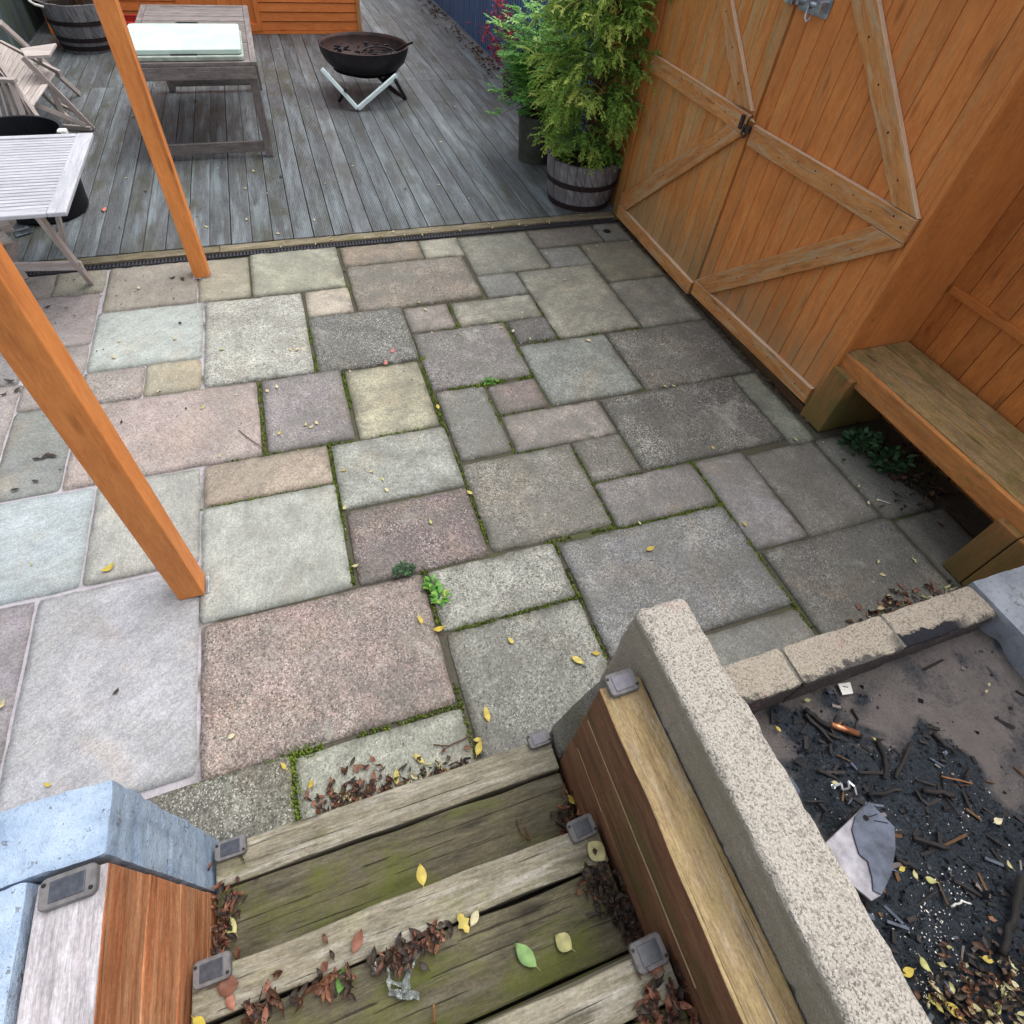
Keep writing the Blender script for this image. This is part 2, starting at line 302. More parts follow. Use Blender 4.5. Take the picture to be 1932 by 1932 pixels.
def stone_mat():
    t = NT('riven_sandstone'); o = t.attr('uvw', 1); c = t.attr('tint', 0); wear = t.attr('tone', 2)
    big = t.noise(o, 3.0, 5, .62, .6); mid = t.noise(o, 13, 5, .65)
    # iron-rich and grey-green banding inside one slab
    band = t.ramp(t.noise(t.map(o, (1.0, 1.7, 1), (5, 2, 8)), 1.9, 4, .6, .8), [(.42, 0.0), (.60, 1.0)])
    col = t.mix(t.math('MULTIPLY', band, .45), c, t.mix(.5, c, srgb(140, 142, 130)))
    band2 = t.ramp(t.noise(t.map(o, (1.4, 1.0, 1), (1, 7, 3)), 2.3, 4, .6, .8), [(.54, 0.0), (.68, 1.0)])
    col = t.mix(t.math('MULTIPLY', band2, .55), col, t.mix(.45, c, srgb(172, 150, 120)))
    clf = t.ramp(t.noise(t.map(o, (1.2, 9, 1), (2, 2, 2)), 1.3, 5, .6, 2.2), [(.47, 0.0), (.50, 1.0), (.53, 0.0)]); col = t.mixv(col, t.mr(clf, 0, 1, 1.0, .88))
    col = t.mixv(col, t.mr(big, .3, .7, .86, 1.12)); col = t.mixv(col, t.mr(mid, .25, .75, .84, 1.16))
    streak = t.noise(t.map(o, (2.5, 7, 1)), 2.2, 6, .6, 1.8); col = t.mixv(col, t.mr(streak, .3, .7, .91, 1.08))
    # grain of the worn surface: every few millimetres another tone
    cell = t.n('SeparateColor'); t.put(t.vor(o, 150).outputs['Color'], cell.inputs[0]); cv = cell.outputs[0]
    cell2 = t.n('SeparateColor'); t.put(t.vor(t.map(o, (1, 1, 1), (3, 3, 3)), 260).outputs['Color'], cell2.inputs[0])
    k = t.math('ADD', .13, t.math('MULTIPLY', wear, .36, clamp=True))
    f1 = t.math('ADD', 1.0, t.math('MULTIPLY', t.math('SUBTRACT', cv, .5), t.math('MULTIPLY', k, 2.0)))
    f2 = t.math('ADD', 1.0, t.math('MULTIPLY', t.math('SUBTRACT', cell2.outputs[0], .5), t.math('MULTIPLY', k, 1.6)))
    col = t.mixv(col, f1); col = t.mixv(col, f2)
    # algae film and lichen gathered in patches
    patch = t.math('MULTIPLY', t.ramp(t.noise(o, 2.8, 5, .65), [(.36, .12), (.60, 1.0)]), wear)
    s1 = t.ramp(t.math('ADD', t.noise(o, 62, 4, .75), t.math('MULTIPLY', t.math('SUBTRACT', cv, .5), .16)), [(.49, 0.0), (.56, 1.0)])
    col = t.mix(t.math('MULTIPLY', t.math('MULTIPLY', s1, patch), .62), col, srgb(72, 70, 68))
    s1b = t.ramp(t.noise(o, 22, 4, .7), [(.48, 0.0), (.64, 1.0)])
    col = t.mix(t.math('MULTIPLY', t.math('MULTIPLY', s1b, patch), .30), col, srgb(74, 74, 72))
    p2 = t.ramp(t.noise(t.map(o, (1, 1, 1), (3, 9, 1)), 4, 4, .65), [(.42, .04), (.64, 1.0)])
    s2 = t.ramp(t.math('ADD', cell2.outputs[1], t.math('MULTIPLY', p2, .16)), [(.985, 0.0), (1.03, 1.0)])
    s3 = t.ramp(t.math('ADD', cell.outputs[1], t.math('MULTIPLY', patch, .10)), [(.955, 0.0), (.99, 1.0)]); col = t.mix(t.math('MULTIPLY', s3, t.math('MULTIPLY', wear, .8, clamp=True)), col, srgb(62, 60, 60))
    col = t.mix(t.math('MULTIPLY', s2, t.math('MULTIPLY', wear, .6, clamp=True)), col, srgb(206, 206, 198))
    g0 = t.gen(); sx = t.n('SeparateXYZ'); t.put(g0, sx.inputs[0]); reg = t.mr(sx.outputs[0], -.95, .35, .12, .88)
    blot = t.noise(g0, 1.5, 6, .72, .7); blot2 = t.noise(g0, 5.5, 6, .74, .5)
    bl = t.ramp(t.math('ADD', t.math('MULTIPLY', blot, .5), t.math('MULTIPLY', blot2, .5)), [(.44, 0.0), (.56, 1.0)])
    pal = t.ramp(t.noise(t.map(g0, (1, 1, 1), (9, 4, 0)), 4.5, 7, .78, .8), [(.55, 0.0), (.64, 1.0)])
    col = t.mix(t.math('MULTIPLY', pal, t.math('MULTIPLY', wear, .40, clamp=True)), col, srgb(172, 174, 166))
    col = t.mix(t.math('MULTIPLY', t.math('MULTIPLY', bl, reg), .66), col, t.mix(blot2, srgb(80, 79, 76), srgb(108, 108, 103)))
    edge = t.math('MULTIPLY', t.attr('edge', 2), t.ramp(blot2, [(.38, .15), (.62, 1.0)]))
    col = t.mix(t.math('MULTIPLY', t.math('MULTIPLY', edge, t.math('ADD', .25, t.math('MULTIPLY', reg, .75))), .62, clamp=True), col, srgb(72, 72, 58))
    h = t.math('ADD', t.math('MULTIPLY', streak, 1.1), t.math('ADD', t.math('MULTIPLY', mid, .7), t.math('MULTIPLY', cv, .22)))
    return t.fin(col, t.mr(big, .3, .7, .60, .84), h, .5, .010)
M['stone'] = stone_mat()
def joint_mat():
    t = NT('joint_mortar'); o = t.gen(); sx = t.n('SeparateXYZ'); t.put(o, sx.inputs[0])
    n1 = t.noise(o, 6, 4, .6)
    left = t.ramp(t.math('ADD', sx.outputs[0], t.math('MULTIPLY', n1, .5)), [(0.0, 1.0), (.02, 0.0)])
    left = t.mr(t.math('ADD', sx.outputs[0], t.math('MULTIPLY', t.math('SUBTRACT', n1, .5), .5)), -.72, -.60, 1, 0)
    dark = t.mix(t.noise(o, 60, 4, .7), srgb(50, 47, 40), srgb(96, 92, 80))
    mossy = t.ramp(t.noise(o, 3.1, 4, .6), [(.50, 0.0), (.68, .7)])
    dark = t.mix(t.math('MULTIPLY', mossy, .8), dark, t.mix(t.noise(o, 80, 3), srgb(44, 56, 22), srgb(98, 112, 48)))
    lite = t.mix(t.noise(o, 50, 4, .7), srgb(132, 126, 130), srgb(202, 198, 206))
    col = t.mix(left, dark, lite)
    return t.fin(col, .95, t.noise(o, 120, 4, .7), .7, .006)
M['joint'] = joint_mat()
SOOTX = .48
def dash_mat(name, base, pit, amt, sc=105, alg=None, soot=False):
    t = NT(name); o = t.gen(); v = t.vor(o, sc * 1.5); n1 = t.noise(o, sc * 1.35, 3, .75); n2 = t.noise(o, 6, 4, .6)
    s = t.ramp(n1, [(.42, 1.0), (.47, 0.0)])
    s2 = t.ramp(t.noise(o, sc * .35, 3, .7), [(.36, 1.0), (.44, 0.0)])
    zone = t.ramp(n2, [(.30, .45), (.6, 1.0)])
    col = t.mixv(t.mix(n2, base, tuple(c * .86 for c in base[:3]) + (1,)), t.mr(v.outputs['Distance'], 0, .7, 1.12, .86))
    col = t.mix(t.math('MULTIPLY', t.math('MULTIPLY', s, zone), amt), col, pit)
    col = t.mix(t.math('MULTIPLY', s2, amt * .45), col, pit)
    rs = t.ramp(t.noise(t.map(o, (1, 1, 1), (4, 4, 4)), 5, 3, .6), [(.60, 0.0), (.72, 1.0)]); rp = t.ramp(t.noise(o, 60, 2), [(.5, 0.0), (.6, 1.0)])
    col = t.mix(t.math('MULTIPLY', t.math('MULTIPLY', rs, rp), .45), col, srgb(206, 150, 142))
    if alg: col = t.mix(t.ramp(t.noise(o, 3.5, 5, .65), [(.42, 0.0), (.62, .75)]), col, alg)
    if soot:      # smoke-blackened arris on the fire side, an irregular stain
        sx = t.n('SeparateXYZ'); t.put(o, sx.inputs[0]); q = t.math('ADD', sx.outputs[1], t.math('MULTIPLY', t.math('SUBTRACT', t.noise(o, 9, 5, .7), .5), .16))
        x_ = t.math('ABSOLUTE', t.math('SUBTRACT', sx.outputs[0], SOOTX)); m_ = t.math('MULTIPLY', t.mr(q, -.012, -.022, 0, 1), t.mr(x_, .12, .20, 1, 0))
        m_ = t.math('MAXIMUM', m_, t.math('MULTIPLY', t.mr(q, -.048, -.062, 0, 1), .8)); col = t.mix(t.math('MULTIPLY', m_, 1.0, clamp=True), col, srgb(34, 36, 44))
    h = t.math('ADD', n1, t.math('MULTIPLY', v.outputs['Distance'], .6))
    return t.fin(col, .92, h, .9, .006)
M['dash'] = dash_mat('pale_concrete_block', srgb(192, 186, 176), srgb(84, 78, 72), .8, 125)
M['sideblock'] = dash_mat('grey_concrete_face', srgb(170, 166, 154), srgb(116, 112, 102), .45, 120, srgb(142, 140, 122))
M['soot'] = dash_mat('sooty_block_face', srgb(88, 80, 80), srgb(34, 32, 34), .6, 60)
M['dashpit'] = dash_mat('buff_concrete_block', srgb(178, 169, 155), srgb(76, 70, 64), .7, soot=True)
M['greyblock'] = dash_mat('grey_mortar', srgb(132, 132, 126), srgb(60, 58, 54), .5, 80, srgb(86, 88, 66))
def paint_mat(name, a, b, dirty):
    t = NT(name); o = t.gen(); n1 = t.noise(o, 11, 6, .72); n2 = t.noise(o, 110, 4, .75); n3 = t.noise(o, 2.5, 3)
    col = t.mix(t.ramp(n1, [(.35, 0.0), (.62, 1.0)]), a, b)
    run = t.ramp(t.noise(t.map(o, (26, 26, 2.2)), 1, 4, .6), [(.55, 0.0), (.72, 1.0)])          # faint vertical dirt runs
    col = t.mix(t.math('MULTIPLY', run, .40), col, dirty)
    col = t.mix(t.ramp(n2, [(.60, 0.0), (.66, .65)]), col, dirty)
    chip = t.ramp(t.math('ADD', t.noise(o, 34, 4, .7), t.math('MULTIPLY', n3, .12)), [(.70, 0.0), (.72, 1.0)])
    col = t.mix(t.math('MULTIPLY', chip, .8), col, srgb(132, 130, 126))
    col = t.mixv(col, t.mr(n3, .3, .7, .90, 1.08))
    return t.fin(col, .8, t.math('ADD', t.math('MULTIPLY', n2, 1.3), t.math('ADD', n1, t.math('MULTIPLY', chip, -1.0))), .9, .006)
M['bluepaint'] = paint_mat('pale_blue_masonry_paint', srgb(146, 168, 196), srgb(178, 197, 218), srgb(112, 124, 144))
M['greypaint'] = paint_mat('blue_grey_render', srgb(138, 146, 158), srgb(162, 170, 182), srgb(96, 98, 98))
def simple(name, a, b=None, sc=30, rough=.6, metal=0.0, bump=0.0, tone=0.0):
    t = NT(name); o = t.gen(); b = b or tuple(c * .75 for c in a[:3]) + (1,)
    n = t.noise(o, sc, 4, .65); col = t.mix(t.ramp(n, [(.35, 0.0), (.65, 1.0)]), a, b)
    if tone: col = t.mixv(col, t.mr(t.attr('tone', 2), 0, 1, 1 - tone, 1 + tone))
    return t.fin(col, rough, n if bump else None, bump, .004, metal)
M['blackplastic'] = simple('black_plastic', srgb(28, 30, 36), srgb(20, 21, 26), 12, .42)
M['grateplastic'] = simple('black_drain_grate', srgb(46, 46, 52), srgb(66, 66, 72), 40, .55)
M['void'] = simple('dark_channel', srgb(24, 24, 26), None, 20, .9)
M['ironrust'] = simple('rusted_cast_iron', srgb(74, 52, 48), srgb(44, 34, 36), 9, .62, .25, .25)
M['ironblack'] = simple('blackened_iron', srgb(36, 34, 40), srgb(54, 46, 48), 14, .5, .35, .15)
M['whitesteel'] = simple('white_painted_steel', srgb(224, 240, 240), srgb(208, 226, 228), 14, .45)
M['mint'] = simple('pale_mint_plastic', srgb(202, 220, 214), srgb(184, 206, 198), 6, .5)
M['mintdirt'] = simple('grubby_white_plastic', srgb(176, 186, 180), srgb(142, 150, 140), 16, .6)
M['redplastic'] = simple('red_plastic', srgb(204, 58, 54), srgb(160, 34, 36), 10, .45)
M['lampbody'] = simple('grey_lamp_housing', srgb(116, 114, 116), srgb(92, 90, 92), 40, .6)
M['panel'] = simple('solar_panel', srgb(54, 58, 68), srgb(76, 80, 88), 60, .3)
M['panelfrost'] = simple('dusty_solar_panel', srgb(112, 110, 120), srgb(96, 94, 104), 60, .5)
M['screw'] = simple('dark_screw', srgb(26, 24, 26), None, 30, .5)
M['galv'] = simple('galvanised_steel', srgb(196, 206, 216), srgb(140, 150, 164), 26, .32, .85)
M['steelbolt'] = simple('dull_latch_steel', srgb(96, 84, 80), srgb(60, 50, 50), 40, .5, .6)
M['brass'] = simple('brass_bolt', srgb(206, 176, 122), None, 40, .4, .7)
M['copper'] = simple('copper_pipe', srgb(214, 150, 112), srgb(150, 90, 62), 60, .35, .7)
M['slate'] = simple('blue_slate', srgb(92, 100, 118), srgb(56, 62, 76), 16, .6, 0, .5)
M['slatepale'] = simple('pale_board_scrap', srgb(184, 182, 190), srgb(128, 126, 134), 14, .75, 0, .3)
M['whitescrap'] = simple('white_plastic_scrap', srgb(232, 232, 226), srgb(210, 210, 204), 30, .5)
M['clearplastic'] = simple('crumpled_clear_plastic', srgb(214, 222, 220), srgb(150, 160, 160), 40, .18)
M['clearplastic'].node_tree.nodes['Principled BSDF'].inputs['Transmission Weight'].default_value = .7
M['soil'] = simple('dark_potting_soil', srgb(46, 40, 34), srgb(30, 26, 22), 40, .95, 0, .8)
M['pot'] = simple('dark_green_grey_pot', srgb(78, 80, 72), srgb(56, 58, 52), 9, .6)
M['hoop'] = simple('dark_rusty_hoop', srgb(58, 46, 46), srgb(40, 34, 38), 24, .6, .3)
M['glue'] = simple('pale_mortar_line', srgb(166, 146, 112), None, 30, .9)
M['bluefence'] = NT('navy_fence_paint')
def _bf():
    t = M['bluefence']; v = t.attr('uvw', 1); n1 = t.noise(t.map(v, (1, 8, 8)), 3, 4, .6)
    col = t.mix(n1, srgb(70, 100, 140), srgb(98, 130, 172)); col = t.mixv(col, t.mr(t.attr('tone', 2), 0, 1, .82, 1.15))
    return t.fin(col, .6, n1, .2, .004)
M['bluefence'] = _bf()
def ash_mat():
    t = NT('wet_ash_floor'); o = t.gen(); n1 = t.noise(o, 4.2, 6, .68, .5); n2 = t.noise(o, 90, 4, .75); n3 = t.noise(o, 14, 5, .7)
    floor = t.mix(n3, srgb(78, 73, 74), srgb(126, 119, 116))
    ash = t.mix(t.ramp(n2, [(.35, 0.0), (.7, 1.0)]), srgb(18, 23, 30), srgb(52, 62, 72))
    fl = t.n('SeparateColor'); t.put(t.vor(o, 170).outputs['Color'], fl.inputs[0])
    ash = t.mix(t.ramp(t.math('ADD', fl.outputs[0], t.math('MULTIPLY', t.ramp(n3, [(.45, 0.0), (.65, 1.0)]), .10)), [(1.02, 0.0), (1.05, 1.0)]), ash, srgb(176, 180, 184))
    k = t.attr('tint', 0); f = t.math('ADD', k, t.math('MULTIPLY', t.math('SUBTRACT', n1, .5), 3.0))
    f = t.ramp(t.math('ADD', f, t.math('MULTIPLY', t.math('SUBTRACT', n3, .5), .9)), [(.16, 0.0), (.60, 1.0)])
    f = t.math('ADD', f, t.math('MULTIPLY', t.math('SUBTRACT', 1.0, f), t.math('MULTIPLY', t.ramp(n2, [(.52, 0.0), (.62, 1.0)]), t.ramp(n1, [(.40, 0.0), (.6, .8)]))))
    col = t.mix(f, floor, ash)
    return t.fin(col, t.mix(f, (.8, .8, .8, 1), t.ramp(n2, [(.3, .3), (.7, .75)])), t.math('ADD', n2, n3), .9, .012)
M['ash'] = ash_mat()
M['coal'] = simple('charcoal_lumps', srgb(24, 26, 31), srgb(48, 52, 60), 60, .42, 0, .8, .5)
def leaf_mat(name, stops, rough=.55, trans=.25):
    t = NT(name); tone = t.attr('tone', 2); v = t.attr('uvw', 1)
    c = t.ramp(tone, stops); c = t.mixv(c, t.mr(t.noise(t.gen(), 45, 3), .3, .7, .8, 1.2))
    m = t.fin(c, rough)
    t.b.inputs['Transmission Weight'].default_value = 0
    tr = t.n('BsdfTranslucent'); t.put(c, tr.inputs[0]); ms = t.n('MixShader'); ms.inputs[0].default_value = trans
    t.t.links.new(t.b.outputs[0], ms.inputs[1]); t.t.links.new(tr.outputs[0], ms.inputs[2])
    t.t.links.new(ms.outputs[0], t.t.nodes['Material Output'].inputs[0]); return m
M['yleaf'] = leaf_mat('yellow_leaf', [(0, srgb(206, 186, 74)), (.5, srgb(210, 196, 116)), (1, srgb(196, 170, 62))])
M['cleaf'] = leaf_mat('cream_leaf', [(0, srgb(226, 218, 184)), (.5, srgb(208, 198, 156)), (1, srgb(196, 196, 130))])
M['bleaf'] = leaf_mat('brown_leaf', [(0, srgb(128, 88, 66)), (.35, srgb(98, 70, 56)), (.7, srgb(74, 56, 50)), (1, srgb(156, 112, 84))])
M['rleaf'] = leaf_mat('russet_leaf', [(0, srgb(146, 98, 80)), (.5, srgb(114, 78, 64)), (1, srgb(176, 122, 102))])
M['dleaf'] = leaf_mat('dark_leaf', [(0, srgb(62, 54, 50)), (.5, srgb(82, 72, 64)), (1, srgb(48, 42, 42))])
M['gleaf'] = leaf_mat('green_leaf', [(0, srgb(120, 160, 92)), (.5, srgb(150, 186, 120)), (1, srgb(96, 140, 64))])
M['pinkleaf'] = leaf_mat('pink_leaf', [(0, srgb(204, 112, 108)), (1, srgb(218, 146, 134))])
M['conifer'] = leaf_mat('yellow_green_conifer', [(0, srgb(70, 108, 50)), (.35, srgb(112, 152, 66)), (.7, srgb(156, 188, 86)), (1, srgb(204, 216, 122))], .6, .3)
M['shrub'] = leaf_mat('bright_green_shrub', [(0, srgb(74, 128, 60)), (.4, srgb(110, 170, 80)), (.75, srgb(146, 198, 104)), (1, srgb(192, 220, 128))], .45, .3)
M['redbush'] = leaf_mat('crimson_leaves', [(0, srgb(120, 30, 44)), (.5, srgb(176, 48, 56)), (1, srgb(206, 78, 74))], .5, .3)
M['weed'] = leaf_mat('green_weed', [(0, srgb(60, 110, 44)), (.5, srgb(100, 160, 70)), (1, srgb(150, 190, 90))], .5, .3)
M['darkweed'] = leaf_mat('dark_green_weed', [(0, srgb(38, 66, 44)), (.5, srgb(62, 96, 66)), (1, srgb(92, 124, 84))], .5, .2)
M['mossy'] = leaf_mat('moss_green', [(0, srgb(48, 62, 22)), (.5, srgb(86, 108, 34)), (1, srgb(130, 146, 52))], .9, .1)

# ================================================================ SETTING
# ground below and around everything (soil level), one sheet
mb = MB(); mb.add([(-40, -40, -.32), (40, -40, -.32), (40, 60, -.32), (-40, 60, -.32)], [(0, 1, 2, 3)])
tag(mb.build('ground', M['soil']), kind='structure')
# upper terrace behind the steps, where the photographer stands
mb = MB(); mb.box(-3.6, 3.4, -4.0, -.62, .40, .69); tag(mb.build('upper_terrace', M['greyblock'], bevel=.004), kind='structure')

# ---- patio: mortar bed + riven slabs, cut short under the bench (world rectangles surveyed from the photograph)
mb = MB(); mb.add([(-4.6, -.6, -.012), (2.655, -.6, -.012), (2.655, 4.285, -.012), (-4.6, 4.285, -.012)], [(0, 1, 2, 3)])
mb.add([(2.655, .3, -.012), (3.3, .3, -.012), (3.3, 1.72, -.012), (2.655, 1.72, -.012)], [(0, 1, 2, 3)])  # bare past the shortened slabs, its dark colour adding shade under the bench
tag(mb.build('mortar_bed', M['joint']), kind='structure')
SC = dict(pinkgrey=(158, 148, 146), pinkgrey2=(162, 150, 150), buffgrey=(164, 158, 142), tan=(160, 150, 138), buff=(168, 160, 138), greengrey=(158, 162, 142),
          orangegrey=(158, 140, 120), orangegrey2=(144, 134, 122), cream=(176, 172, 152), cream2=(196, 182, 164), greyolive=(142, 144, 130), palegreen=(176, 184, 180),
          palespeck=(182, 186, 178), darkspeck=(116, 118, 116), pinkbrown=(146, 136, 132), greymauve=(136, 132, 134), pink=(172, 156, 154), mauve=(142, 136, 140),
          yellow=(168, 166, 138), orangebuff=(176, 158, 140), palegrey=(164, 172, 166), pale=(174, 178, 170), darkpink=(118, 108, 102), grey=(134, 138, 136),
          olive=(128, 126, 106), paleolive=(160, 160, 144), greyolive2=(142, 144, 134), speckmauve=(116, 116, 118), bluegreen=(138, 148, 144), darkgrey=(112, 112, 108),
          pinkdark=(142, 122, 122), pinkpale=(166, 156, 152), darkgrey2=(110, 110, 108), speck=(142, 138, 130), warmgrey=(136, 134, 126), greenpale=(134, 142, 126),
          mauvegrey=(136, 134, 140), warmgrey2=(124, 122, 118), darkgrey3=(104, 104, 102), bluegrey=(126, 130, 136), bluepale=(170, 182, 188), tanpale=(172, 172, 166),
          lav=(178, 178, 186), rose=(164, 142, 138), darkolive=(118, 118, 106), palegreen2=(160, 166, 152), rosedark=(134, 116, 118), pale2=(164, 168, 160), greygreen=(140, 144, 138),
          mauve2=(146, 138, 146))
SLABS = '''-1.93 -1.62 3.98 4.27 pinkgrey .1|-1.62 -1.32 3.99 4.27 buffgrey .15|-1.93 -1.33 3.41 3.98 pinkgrey2 .1|-1.63 -1.33 3.11 3.40 pinkgrey .1
-1.30 -.74 3.74 4.27 tan .1|-.73 -.40 3.74 4.26 buff .2|-.385 .235 3.73 4.28 greengrey .25|.26 .86 3.99 4.27 orangegrey .6|.87 1.18 3.99 4.26 cream .2
-1.315 -.70 3.13 3.72 palegreen .08|-1.325 -1.01 2.84 3.115 pinkgrey .5|-1.00 -.705 2.84 3.115 buff .15|-.685 -.075 2.845 3.715 palespeck .75|-.05 .245 3.41 3.71 cream2 .2
.27 1.145 3.40 3.975 orangegrey2 .8|-.055 .555 2.82 3.395 darkspeck 1.3|.565 .865 3.09 3.37 pinkbrown .4|.895 1.48 3.085 3.36 paleolive .5|1.175 1.48 3.37 3.665 grey .5
1.18 1.77 3.67 4.25 greyolive .5|1.78 2.37 3.965 4.25 darkpink .6|2.38 2.62 3.965 4.25 grey .3|1.78 2.12 3.665 3.955 grey .4|2.135 2.615 3.39 3.95 olive .35|1.495 2.105 2.82 3.655 paleolive .45
2.12 2.60 2.80 3.375 greyolive2 .6|1.215 1.485 2.83 3.075 speckmauve 1.2|.565 1.185 2.51 3.075 greymauve .9|1.205 1.81 2.22 2.80 bluegreen .6|1.825 2.605 2.205 2.79 darkgrey 1.0
-1.31 -.405 2.235 2.825 pink .35|-.375 .07 2.24 2.82 mauve .6|.095 .535 2.22 2.80 yellow .45|.575 .865 1.935 2.485 grey .7|.885 1.185 2.22 2.475 pinkdark .7|.885 1.485 1.92 2.205 pinkpale .55
1.505 2.42 1.625 2.195 darkgrey2 1.2|2.435 2.605 1.575 2.195 greenpale .4|1.20 1.485 1.62 1.91 speck 1.0|-.68 -.08 1.96 2.22 orangebuff .35|-.06 .55 1.775 2.205 palegrey .5
-.69 -.075 1.345 1.945 pale .15|-.045 .55 1.345 1.755 rosedark 1.0|.57 1.185 1.35 1.905 warmgrey .9|1.20 1.78 1.32 1.605 greymauve .6|1.80 2.105 1.02 1.605 mauvegrey .35|2.12 2.57 1.01 1.575 warmgrey2 .5
2.585 2.93 .99 1.57 darkgrey .4|1.82 2.60 .47 1.005 darkgrey3 .6|2.62 2.95 .40 .975 darkgrey .4|.88 1.79 .725 1.305 bluegrey .85|.88 1.79 .42 .705 grey .4|.25 .855 1.035 1.325 pale2 .9
-.685 .225 .74 1.33 rose .9|.26 .86 .42 1.02 greygreen .8|-.375 .24 .42 .72 palegreen2 .5|-.99 -.39 .42 .735 darkolive 1.1|-1.62 -1.01 .30 .77 mauve .2|-1.31 -.70 .765 1.635 lav .1
-1.74 -1.17 1.655 2.215 bluepale .06|-1.155 -.70 1.655 2.215 tanpale .12|-1.92 -1.325 .79 1.635 mauve2 .2|-1.615 -1.325 2.235 2.85 grey .15|-1.615 -1.34 2.865 3.09 pinkgrey .2
-2.26 -1.63 2.52 3.10 pinkgrey2 .2|-2.25 -1.63 2.235 2.505 tan .2|-2.54 -1.945 3.41 3.98 grey .2|-2.25 -1.65 3.11 3.40 mauve .2|-2.25 -1.945 3.99 4.27 tan .2|-2.36 -1.76 1.655 2.215 pinkgrey .2|-2.54 -1.935 .79 1.635 grey .2
-2.24 -1.635 .30 .77 tan .2|-3.0 -2.26 .3 .77 mauve .2|-3.16 -2.555 .79 1.635 pink .2|-3.0 -2.38 1.655 2.215 grey .2|-2.9 -2.27 2.235 3.10 buff .2|-3.15 -2.56 3.41 3.98 tan .2|-2.9 -2.27 3.11 3.40 grey .2|-3.15 -2.27 3.99 4.27 mauve .2'''
mb = MB(); EDGE = []
for ln in SLABS.replace('\n', '|').split('|'):
    q = ln.split(); x0, x1, y0, y1 = map(float, q[:4]); cc = SC[q[4]]; wear = float(q[5])
    nx = max(4, round((x1 - x0) / .03)); ny = max(4, round((y1 - y0) / .03))
    off = Vector((ru(0, 90), ru(0, 90), ru(0, 90))); ez = ru(-.003, .003); tx, ty = ru(-.004, .004), ru(-.004, .004)
    vs = []; uv = []; fs = []
    R = .012
    ang = ru(0, 6.28)
    for j in range(-1, ny + 2):
        for i in range(-1, nx + 2):
            a = min(max(i, 0), nx) / nx; b = min(max(j, 0), ny) / ny
            x = x0 + (x1 - x0) * a; y = y0 + (y1 - y0) * b
            ex = min(a, 1 - a) * (x1 - x0); ey = min(b, 1 - b) * (y1 - y0)
            jx = .0045 * mn.noise(Vector((y * 9, x0 * 3, 1)) + off) if a in (0, 1) else 0
            jy = .0045 * mn.noise(Vector((x * 9, y0 * 3, 5)) + off) if b in (0, 1) else 0
            if a in (0, 1) and b in (0, 1): x += (.5 - a) * .008; y += (.5 - b) * .008
            z = .004 + ez + tx * (a - .5) + ty * (b - .5) + .0022 * mn.noise(Vector((x * 5, y * 9, 0)) + off) + .0012 * mn.noise(Vector((x * 17, y * 23, 3)) + off)
            if ex < 1e-5 or ey < 1e-5: z -= .006 + .006 * mn.noise(Vector((x * 30, y * 30, 7)) + off)
            if i < 0 or j < 0 or i > nx or j > ny: z = -.03
            EDGE.append(max(0, 1 - min(ex, ey) / .045)); vs.append((x + jx, y + jy, z)); uv.append((x * math.cos(ang) + y * math.sin(ang) + off.x, -x * math.sin(ang) + y * math.cos(ang) + off.y, off.z))
    W = nx + 3
    for j in range(ny + 2):
        for i in range(nx + 2):
            a = j * W + i; fs.append((a, a + 1, a + W + 1, a + W))
    gm = sum(cc) / 3; kf = .78 if wear > .2 else .8; cc = [gm + (c_ - gm) * kf for c_ in cc]; mb.c = (srgb(cc[0] * .98, cc[1] * .97, cc[2] * .96) if wear > .2 else srgb(cc[0] * .95, cc[1] * .955, cc[2] * .955))[:3]; mb.add(vs, fs, uv, wear)
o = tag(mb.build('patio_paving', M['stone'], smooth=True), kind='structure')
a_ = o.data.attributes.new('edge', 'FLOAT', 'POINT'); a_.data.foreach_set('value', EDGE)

# moss growing in the joints (not countable)
JM = '''-.065 2.22 -.065 2.84 .9|-.39 2.24 -.39 2.82 .8|.08 2.22 .08 2.80 1|.55 2.2 .555 2.82 .9|.55 2.82 .56 3.08 .4|.56 2.5 1.19 2.495 1|1.19 2.5 1.19 3.08 .9|-.07 1.35 -.07 2.22 1|-.08 2.225 .54 2.215 .6|.56 1.76 .56 2.5 .6
.56 1.34 .56 1.76 .9|.87 1.92 .87 2.48 .5|-.7 1.95 -.08 1.95 .5|.23 1.335 1.2 1.33 1|.24 .72 .24 1.33 .9|.25 1.028 .86 1.028 .9|.865 .55 .865 1.32 .8|-.7 .73 .24 .73 .9|-.382 .45 -.382 .73 1.6|-.42 .735 -.3 .735 2|.24 .5 .24 .73 .9|1.19 1.33 1.19 1.9 .5
1.2 1.61 1.8 1.61 .6|1.2 1.312 1.8 1.312 1|1.79 .6 1.79 1.6 .9|1.49 2.2 1.49 2.8 .2|.89 1.91 1.5 1.91 .5|.87 2.21 1.2 2.21 .3|1.2 2.82 2.1 2.81 .3|.56 3.08 1.2 3.08 .3|.88 3.08 .88 3.38 .5|1.49 2.82 1.485 3.4 .4|1.5 1.61 1.8 1.615 .8|1.82 .99 2.55 .99 .1
-.06 2.85 -.06 3.4 1|.25 3.4 .25 3.98 .1|-.68 2.23 -.1 2.23 .3|.55 2.8 .6 2.82 1.6|.80 2.49 1.0 2.50 1.6'''
mb = MB()
